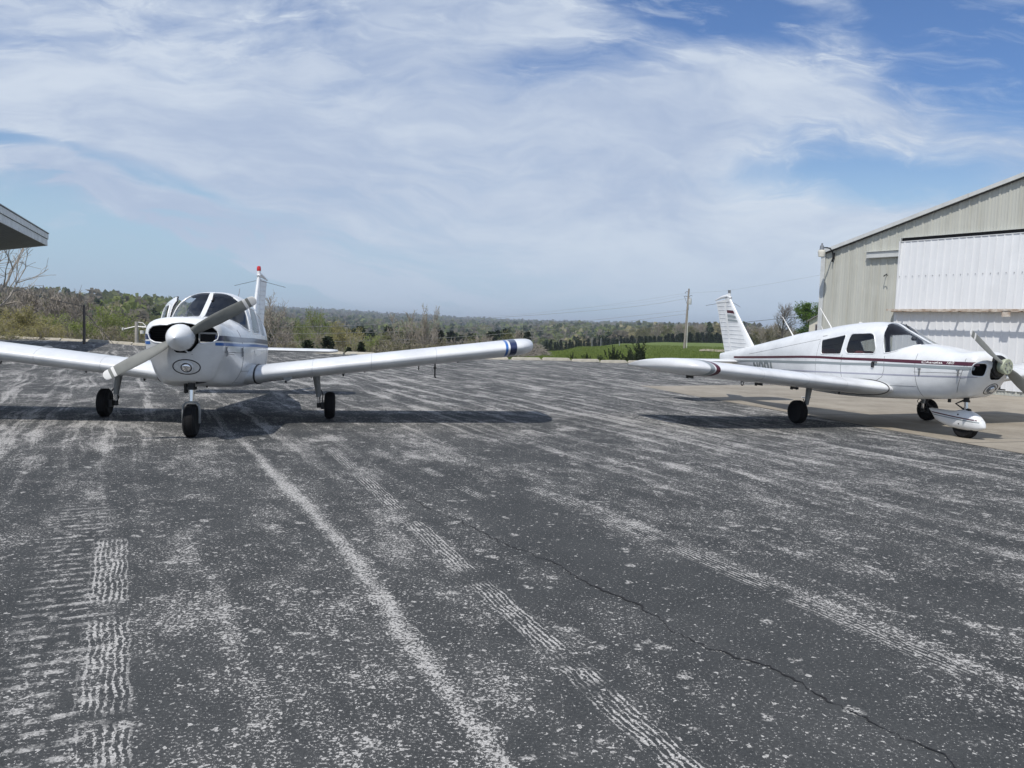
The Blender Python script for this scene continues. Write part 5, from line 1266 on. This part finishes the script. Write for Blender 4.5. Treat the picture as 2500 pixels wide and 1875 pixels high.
put(LIM, -29.6, 60, top=2., label='light green budding tree left of the dark wooden post', rot=5.1, wide=1.1)
put(YEL, -30.3, 50, top=-9, label='low straw yellow blossoming tree between the tall one and the dark post', wide=1.4, rot=5.)
put(YEL, -24.4, 58, top=-10, label='pale straw budding tree beside the short pole in the valley at left', wide=1.2, rot=2.4)
put(LIM, -14.2, 74, top=17, label='tall thin light green budding tree beside the big spreading bare tree', rot=1.5, wide=.62)
put(LIM, -18.2, 46, top=-19, label='small bright green bush showing beside the fuselage above the tailplane', cat='bush', rot=2.2, wide=.9)
put(LIM, -9.4, 66, top=-13, label='small yellow-green budding tree in the valley left of the bare many-stemmed tree', rot=3.3, wide=.9)
GRN = bare_tree('leafy_tree', 61, 7, 1, base=.08, reach=.62, angle=1.05, up=.07, nb=22, n2=7, n3=3, bark=MBARKD, twig=MTWIGD, leafy=LF['green'], nl=15, lrad=.32, lsize=.11, keep=.9, r0=.2, rmin=.016)
put(GRN, 20.75, 84, top=38, base=-14, label='fresh green leafy tree beside the hangar corner', first=True, rot=.6, wide=1.1)
put(GRN, 22.6, 92, top=42, base=-14, label='fresh green leafy tree mostly hidden behind the hangar', rot=2.6, wide=1.2)
SHR = [bare_tree('bare_shrub', 70 + i, 4.0, 5, base=.08, reach=.66, angle=.75, up=.12, nb=34, n2=6, n3=4, r0=.05, bark=MBARK if i != 1 else MBARKD, twig=MTWIG if i else MTWIGD, leafy=LF['bud'] if i != 1 else LF['olive'], nl=2, lrad=.16, lsize=.05, keep=.55, rmin=.011) for i in range(3)]
TRS = [bare_tree('bare_tree', 80 + i, 7.0, 1, base=.18, reach=.50, angle=.8, up=.14, nb=20, n2=7, n3=5, r0=.13, bark=MBARK, twig=MTWIG, rmin=.022) for i in range(2)]
OLV = bare_tree('budding_tree', 90, 7, 1, base=.08, reach=.60, angle=1.0, up=.08, nb=20, n2=7, n3=3, leafy=LF['olive'], nl=7, lrad=.30, lsize=.09, keep=.8, r0=.14)
JUN = [juniper('young_cedar', 131 + i, 1.6, 1.0) for i in range(2)]
CED = [cedar_tree('cedar_tree', 101 + i, 4.0, 1.15) for i in range(3)]
rv = random.Random(12); used = {id(x): True for x in ()}; done = set()
def scat(pr, n, a0, a1, d0, d1, e0, e1, label, cat, group, wmin=.8, wmax=1.3):
    for i in range(n):
        p = pr[i % len(pr)]; d = rv.uniform(d0, d1); az = a0 + (a1 - a0) * (i + rv.uniform(.1, .9)) / n; e = rv.uniform(e0, e1)
        if elz(d, e) - terr(az, d) < 1.0: e = (terr(az, d) + 1.5 - CAM['h']) / d * 1000
        put(p, az, d, top=e, label=label, cat=cat, group=group, wide=rv.uniform(wmin, wmax), first=(p.name not in done)); done.add(p.name)
scat(SHR, 34, -33.5, -17.5, 46, 64, -25, -9, 'bare grey-brown shrub in the thicket behind the left apron edge', 'shrub', 'bare shrubs behind the left apron edge', .9, 1.5)
scat(TRS, 13, -33.5, -28.6, 72, 105, 15, 31, 'bare grey tree on the rising ground at the far left', 'tree', 'bare trees at the far left')
scat([OLV], 9, -33.5, -28.8, 90, 130, 5, 17, 'olive green tree among bare trees at the far left', 'tree', 'olive trees at the far left', 1.1, 1.6)
scat(SHR, 20, -29.0, -19.5, 66, 110, -14, -4, 'bare brown shrub below the green field at left', 'shrub', 'shrubs below the green field', 1.0, 1.6)
scat([OLV], 8, -25.5, -20., 70, 120, -13, -4, 'olive budding tree below the green field at left', 'tree', 'budding trees below the green field', 1.2, 1.7)
scat(SHR, 38, -17.3, -1.4, 46, 70, -34, -17, 'bare grey-brown shrub on the slope behind the middle of the apron', 'shrub', 'bare shrubs on the middle slope', .9, 1.5)
scat(TRS, 12, -17.0, .5, 62, 100, -16, -2, 'slender bare tree in the valley behind the middle of the apron', 'tree', 'slender bare trees in the valley', .8, 1.1)
scat([OLV], 16, -17.5, .8, 80, 150, -17, -4, 'olive green budding tree in the valley behind the middle of the apron', 'tree', 'olive trees in the valley', 1.1, 1.6)
scat(CED, 26, -17.5, 1.5, 95, 170, -13, -2, 'dark green cedar among the trees of the middle valley', 'tree', 'cedars in the middle valley', .9, 1.35)
put(CED[0], -13.05, 47, top=-17, label='dark pointed cedar behind the far tailplane tip, right one of two', wide=1.35)
put(CED[1], -14.4, 48, top=-23, label='dark bushy cedar behind the far tailplane, left one of two', wide=1.35)
put(CED[2], -10.75, 44, top=-24, label='dark cedar just beyond the tailplane tip and a kerb stone', wide=1.05)
put(CED[1], -11.6, 44, top=-31, label='low dark cedar beside a kerb stone, beyond the tailplane tip', wide=1.1)
put(CED[0], -26.35, 330, top=19.5, label='lone dark conifer on the skyline above the green field at left', wide=.9)
put(JUN[0], 7.22, 39.5, top=-18.5, label='dark spiky young cedar behind the kerb stones, left of the larger one', cat='shrub', first=True, wide=.75)
put(JUN[1], 9.0, 40.3, top=-12.5, label='largest and widest spiky young cedar behind the kerb stones near the wing tip', cat='shrub', first=True, wide=.95)
put(JUN[0], 8.2, 39.8, top=-24, label='low spreading cedar between the two taller young cedars', cat='shrub', wide=1.3)
put(JUN[1], 4.25, 38.8, top=-29, label='tiny cedar sprout in the grass behind the kerb stones, left one', cat='shrub', wide=.7)
put(JUN[0], 5.3, 38.8, top=-29, label='tiny cedar sprout in the grass behind the kerb stones, right one', cat='shrub', wide=.8)
put(JUN[1], 6.3, 38.9, top=-31, label='small cedar sprout beside the spiky young cedars', cat='shrub', wide=.8)
# the dark cedar row behind the crest of the bank
for i in range(64):
    az = 2.3 + i * .235 + rv.uniform(-.1, .1); d = rv.uniform(196, 245) if az > 5 else rv.uniform(150, 190); e = float(np.interp(az, [2.3, 7.8, 12.4, 17], [-17.5, -9.5, -2., 1.])) + rv.uniform(-3.0, 1.5)
    put(CED[i % 3], az, d, top=e, base=-33, label='dark cedar in the row behind the crest of the grass bank', cat='tree', group='cedar row behind the grass bank', wide=rv.uniform(.75, 1.05))
scat(TRS, 12, 9.5, 17.2, 235, 300, 3, 12, 'bare grey tree rising behind the cedar row on the right', 'tree', 'bare trees behind the cedar row', 1.0, 1.4)
scat([OLV], 12, 8.5, 17.5, 240, 300, 2, 9, 'yellow-green budding tree behind the cedar row on the right', 'tree', 'budding trees behind the cedar row', 1.2, 1.7)
scat(TRS + SHR[:1], 9, 16.6, 19.6, 118, 140, 2, 14, 'bare grey tree between the tail fin and the round dark tree', 'tree', 'bare trees near the hangar', .9, 1.4)
scat([OLV], 7, 16.2, 20.5, 120, 150, -2, 6, 'olive shrub between the tail fin and the hangar', 'shrub', 'olive shrubs near the hangar', 1.3, 2.0)
put(YEL, 8.2, 330, top=3.5, base=-20, label='round pale blossoming tree in the right-hand field beyond the cedars', wide=.9)
scat(TRS, 18, -29.2, -20., 415, 440, 9, 16, 'bare tree in the line along the top of the green field', 'tree', 'tree line above the green field', 1.2, 1.7)
scat([OLV], 14, -29.0, -20., 420, 450, 8, 13, 'green tree in the line along the top of the green field', 'tree', 'green trees above the green field', 1.3, 1.8)
# brush pile
bp_ = ang(1.75, 58); bz = terr(1.75, 58); mb = MB(); rg = random.Random(5)
for i in range(420):
    a = rg.uniform(0, 2 * PI); r = 1.7 * math.sqrt(rg.random()); z = max(0, 1.35 * (1 - (r / 1.8) ** 1.6)) * rg.random(); p = Vector((r * math.cos(a), r * math.sin(a) * .7, z)); d = Vector((rg.gauss(0, 1), rg.gauss(0, 1), rg.gauss(0, .35))).normalized() * rg.uniform(.4, 1.1); mb.tube([p - d * .5, p + Vector((0, 0, .05)), p + d * .5], [.022, .018, .008], 4, cap=False)
o = mb.build('brush_pile', MBARK, None, 60); o.location = (bp_.x, bp_.y, bz); o.scale = (.62, .62, .72); tag(o, 'heap of cut grey branches on the grass bank by the wing tip', 'brush pile')

# far woods: one mass of clump faces
def woods(bands, seed):
    r = np.random.default_rng(seed); V, Ms = [], []
    for (d0, d1, n, nf, hmin, hmax) in bands:
        az = r.uniform(-42, 25, n); d = np.sqrt(r.uniform(d0 ** 2, d1 ** 2, n))
        for a, dd in zip(az, d):
            if a < -20 and 250 < dd < 425: continue
            if a < -28.5 and dd < 250 and r.random() < .4: continue
            if a > 1.5 and dd < 252: continue
            if a > 16.8: continue
            nz = math.sin(a * .55 + dd * .004) + math.sin(a * 1.3 - dd * .009 + 2)
            if dd > 330 and nz > 1.25 and dd < 1500: continue
            if 2 < a < 12 and 300 < dd < 335: continue
            h = r.uniform(hmin, hmax); w = h * r.uniform(.45, .7); p = ang(a, dd); z = terr(a, dd)
            kind = r.choice(5, p=[.24, .25, .28, .15, .08]) if dd < 1000 else r.choice(5, p=[.32, .30, .32, .04, .02])
            if kind == 0: w *= .55
            c = r.normal(0, 1, (nf, 3)); c /= np.linalg.norm(c, axis=1)[:, None]; rad = r.uniform(.55, 1.0, (nf, 1)); c = c * rad * np.array([w, w, h * .5])
            if kind == 0: t = (c[:, 2] / h + .5); k = (1.25 - t)[:, None]; c[:, :2] *= k
            c += np.array([p.x, p.y, z + h * .52]); s = h * (1.15 / math.sqrt(nf)) * r.uniform(.6, 1.2, (nf, 1))
            A = r.normal(0, 1, (nf, 3)); A /= np.linalg.norm(A, axis=1)[:, None]; B_ = np.cross(A, r.normal(0, 1, (nf, 3))); B_ /= np.linalg.norm(B_, axis=1)[:, None]
            q = np.stack([c + A * s, c + B_ * s * .8, c - A * s * .8, c - B_ * s * .9], 1); V.append(q.reshape(-1, 3)); Ms += [kind] * nf
    V = np.concatenate(V); nq = len(V) // 4; me = bpy.data.meshes.new('far_woods'); me.vertices.add(len(V)); me.vertices.foreach_set('co', V.ravel()); me.loops.add(nq * 4); me.loops.foreach_set('vertex_index', np.arange(nq * 4)); me.polygons.add(nq); me.polygons.foreach_set('loop_start', np.arange(nq) * 4); me.polygons.foreach_set('loop_total', np.full(nq, 4))
    WM = [leafmat('wood_cedar', (.045, .064, .030), (.080, .105, .050), .35), leafmat('wood_olive', (.125, .145, .055), (.20, .215, .09), .55), leafmat('wood_bare', (.165, .148, .115), (.25, .23, .18), .55), leafmat('wood_lime', (.19, .235, .07), (.28, .31, .12), .55), leafmat('wood_straw', (.30, .275, .15), (.36, .33, .20), .45)]
    for m in WM: me.materials.append(m)
    me.polygons.foreach_set('material_index', Ms); me.update(calc_edges=True); me.validate(); o = bpy.data.objects.new('far_woods', me); C.objects.link(o); tag(o, 'far mixed woods of cedar and bare trees covering the valley and ridges', 'woods', kind='stuff')
woods([(150, 260, 330, 70, 4.5, 7.5), (260, 420, 620, 55, 5, 8.5), (420, 800, 1700, 26, 6, 9.5), (800, 1500, 2600, 14, 7, 11), (1500, 2300, 3000, 9, 8, 12), (2300, 2680, 2600, 9, 7, 13)], 4)

# grass tufts on the bank
rg = np.random.default_rng(8); V = []
for i in range(26000):
    az = rg.uniform(-2.5, 17); d = 36 + 95 * rg.random() ** 1.7; p = ang(az, d)
    if p.y < yedge(p.x) + .15: continue
    if az < 2.5 and d > 62: continue
    z = terr(az, d); z = z if p.y > yedge(p.x) + 1 else min(z, -.03); hh = rg.uniform(.06, .22) * (1.4 if rg.random() < .1 else 1)
    for k in range(3):
        a = rg.uniform(0, 6.28); w = rg.uniform(.03, .07); q = np.array([p.x + rg.normal(0, .08), p.y + rg.normal(0, .08), z - .03]); s = np.array([math.cos(a), math.sin(a), 0]) * w; tip = np.array([rg.normal(0, .06), rg.normal(0, .06), hh])
        V.append(np.stack([q - s, q + s, q + s * .2 + tip]))
V = np.concatenate(V); nq = len(V) // 3; me = bpy.data.meshes.new('grass_tufts'); me.vertices.add(len(V)); me.vertices.foreach_set('co', V.ravel()); me.loops.add(nq * 3); me.loops.foreach_set('vertex_index', np.arange(nq * 3)); me.polygons.add(nq); me.polygons.foreach_set('loop_start', np.arange(nq) * 3); me.polygons.foreach_set('loop_total', np.full(nq, 3)); me.materials.append(leafmat('grass_blades', (.15, .20, .045), (.25, .30, .085), .5)); me.update(calc_edges=True)
o = bpy.data.objects.new('grass_tufts', me); C.objects.link(o); tag(o, 'green grass tufts covering the bank beyond the kerb', 'grass', kind='stuff')
# ------------------------------------------------------------------ aircraft
planeA = make_plane('A', POSE_A, 'white low-wing airplane with blue stripes, white pointed spinner and open door, parked nose-on')
planeB = make_plane('B', POSE_B, 'white low-wing airplane with maroon and grey stripes parked beside the metal hangar')

# ------------------------------------------------------------------ sun, sky, camera
SUN = Vector((-.30, -.55, 1.0)).normalized()
sd = bpy.data.lights.new('sun', 'SUN'); sd.energy = 3.9; sd.angle = R(.55); sd.color = (1.0, .955, .89)
so = bpy.data.objects.new('sun', sd); C.objects.link(so); so.rotation_euler = (-SUN).to_track_quat('-Z', 'Y').to_euler()
w = bpy.data.worlds.new('World'); bpy.context.scene.world = w; w.use_nodes = True
g = NG(w.node_tree); N = g.N; bg = N['Background']
sky = N.new('ShaderNodeTexSky'); sky.sky_type = 'NISHITA'; sky.sun_disc = False; sky.sun_elevation = math.asin(SUN.z); sky.sun_rotation = math.atan2(SUN.x, SUN.y); sky.air_density = 1.0; sky.dust_density = .2; sky.ozone_density = 2.5
tc = N.new('ShaderNodeTexCoord'); x, y, z = g.sep(tc.outputs['Generated'])
den = g.add(g.m('ABSOLUTE', y), .012); u = g.m('DIVIDE', x, den); v = g.m('DIVIDE', z, den)
# drifting cirrus: stretched, warped noise with thick and thin regions
wx = g.sub(g.noise(g.xyz(u, g.mul(v, 1.6), 1.), 1.7, 4, .55), .5); wy = g.sub(g.noise(g.xyz(u, g.mul(v, 1.6), 5.), 1.7, 4, .55), .5)
u2 = g.add(u, g.mul(wx, .42)); v2 = g.add(v, g.mul(wy, .17))
def blob(cx, cy, rx, ry, rot=0.):
    c, s = math.cos(rot), math.sin(rot); a = g.sub(u2, cx); b = g.sub(v2, cy)
    p = g.m('DIVIDE', g.add(g.mul(a, c), g.mul(b, s)), rx); q = g.m('DIVIDE', g.sub(g.mul(b, c), g.mul(a, s)), ry)
    return g.ss(1.0, .0, g.m('SQRT', g.add(g.mul(p, p), g.mul(q, q))))
big = g.noise(g.xyz(g.add(g.mul(u2, 1.0), g.mul(v2, .5)), g.mul(v2, 3.2), 2.), 1.9, 6, .58)
fine = g.noise(g.xyz(g.add(g.mul(u2, 1.6), g.mul(v2, -.6)), g.mul(v2, 6.0), 8.), 3.2, 7, .62, .3)
fil = g.noise(g.xyz(g.add(g.mul(u2, 2.2), g.mul(v2, -1.8)), g.add(g.mul(v2, 9.0), g.mul(u2, .9)), 14.), 4.2, 8, .66, .5)
base = g.add(.74, g.mul(g.sub(big, .5), .9), g.mul(g.sub(fine, .5), .85), g.mul(g.sub(fil, .5), .45))
low = g.ss(.055, -.045, g.sub(v2, g.add(.062, g.mul(u2, -.10))))                       # clear strip above the horizon, left
low = g.mul(low, g.ss(.42, -.10, u))
fib = g.add(.15, g.mul(g.ss(.36, .62, fil), .85)); adds = g.add(g.mul(blob(-.36, .098, .46, .050, -.235), fib, 1.6), g.mul(blob(-.48, .235, .36, .07, -.1), .55), g.mul(blob(-.30, .064, .32, .018, -.20), fib, .7), g.mul(blob(-.08, .052, .28, .020, -.16), fib, .75), g.mul(blob(.40, .11, .50, .075, .0), .50), g.mul(blob(.0, .22, .5, .12, 0.), .15))
holes = g.add(g.mul(adds, -1.), g.mul(low, .58), g.mul(blob(.58, .345, .34, .15, -.12), .90), g.mul(blob(.20, .375, .26, .075, -.05), .95), g.mul(blob(.42, .205, .27, .065, -.05), .85), g.mul(blob(-.44, .142, .34, .026, -.22), g.ss(.36, .60, g.add(g.mul(fine, .5), g.mul(fil, .5))), 1.25), g.mul(blob(-.66, .185, .12, .03, 0.), .5), g.mul(blob(.05, .30, .18, .06, .2), .5), g.mul(blob(-.60, .40, .10, .04, 0.), .3), g.mul(g.ss(.55, 1.1, v), .30))
mask = g.ss(.08, .86, g.sub(base, holes)); wisp = g.mul(g.ss(.50, .72, fil), .34)
mask = g.m('MINIMUM', g.add(mask, g.mul(wisp, g.ss(.03, .12, v))), 1.)
mask = g.mul(mask, .94)
puff = g.mx(blob(-.218, .042, .020, .010), g.mul(blob(.165, .028, .016, .007), .7)); mask = g.mx(mask, g.mul(puff, .5))
above = g.ss(-.02, .03, z)
shade = g.noise(g.xyz(g.mul(u2, 1.0), g.mul(v2, 2.4), 4.), 2.2, 5, .6)
shade = g.add(g.mul(shade, .5), g.mul(fine, .3), g.mul(fil, .2)); ccol = g.mix(g.ss(.38, .62, shade), (.445, .535, .705), (.665, .74, .845)); ccol = g.mix(g.ss(.16, .0, v), ccol, (.53, .635, .77))
hazec = g.mix(g.ss(.0, .16, v), (.42, .56, .73), (.30, .46, .72))
b2 = N.new('ShaderNodeBackground'); g.put(b2.inputs['Color'], ccol); b2.inputs['Strength'].default_value = 1.0
skm = N.new('ShaderNodeMix'); skm.data_type = 'RGBA'; skm.blend_type = 'MULTIPLY'; skm.inputs['Factor'].default_value = 1.; g.L.new(sky.outputs[0], skm.inputs['A']); skm.inputs['B'].default_value = (.62, .78, 1.02, 1); skyb = skm.outputs['Result']; hz = g.ss(.20, .02, v); g.put(bg.inputs['Color'], g.mix(g.mul(hz, .80), g.mix(g.ss(.12, .34, v), sky.outputs[0], skyb), (2.95, 4.35, 6.15))); bg.inputs['Strength'].default_value = .115
ms = N.new('ShaderNodeMixShader'); g.put(ms.inputs[0], g.mul(mask, above)); g.L.new(bg.outputs[0], ms.inputs[1]); g.L.new(b2.outputs[0], ms.inputs[2]); g.L.new(ms.outputs[0], N['World Output'].inputs['Surface'])

# the air itself: far ridges fade a little to blue
mb = MB(); mb.box((0, 900, 12.5), (7400, 6200, 65)); hm = bpy.data.materials.new('haze_air'); hm.use_nodes = True; hn = hm.node_tree; hn.nodes.remove(hn.nodes['Principled BSDF'])
pv_ = hn.nodes.new('ShaderNodeVolumePrincipled'); pv_.inputs['Color'].default_value = (.80, .88, 1.0, 1); pv_.inputs['Density'].default_value = .00032; pv_.inputs['Anisotropy'].default_value = .2; hn.links.new(pv_.outputs[0], hn.nodes['Material Output'].inputs['Volume'])
hz_ = mb.build('haze', hm); tag(hz_, 'thin blue air haze over the valley', 'haze', kind='stuff')
cd_ = bpy.data.cameras.new('camera'); cam = bpy.data.objects.new('camera', cd_); C.objects.link(cam); bpy.context.scene.camera = cam
cd_.sensor_width = 36; cd_.lens = CAM['f'] / 2500 * 36; cd_.clip_end = 20000; cd_.clip_start = .05
th = CAM['pitch']; fw = Vector((0, math.cos(th), -math.sin(th))); up0 = Vector((0, math.sin(th), math.cos(th))); rt0 = Vector((1, 0, 0))
c, s = math.cos(CAM['roll']), math.sin(CAM['roll']); rx = rt0 * c + up0 * s; ux = up0 * c - rt0 * s
m4 = Matrix((rx, ux, -fw)).transposed().to_4x4(); m4.translation = (0, 0, CAM['h']); cam.matrix_world = m4
sc = bpy.context.scene
sc.view_settings.view_transform = 'Standard'; sc.view_settings.look = 'None'; sc.view_settings.exposure = 0; sc.view_settings.gamma = 1
sc.cycles.max_bounces = 6; sc.cycles.transparent_max_bounces = 12; sc.cycles.diffuse_bounces = 3; sc.cycles.glossy_bounces = 3
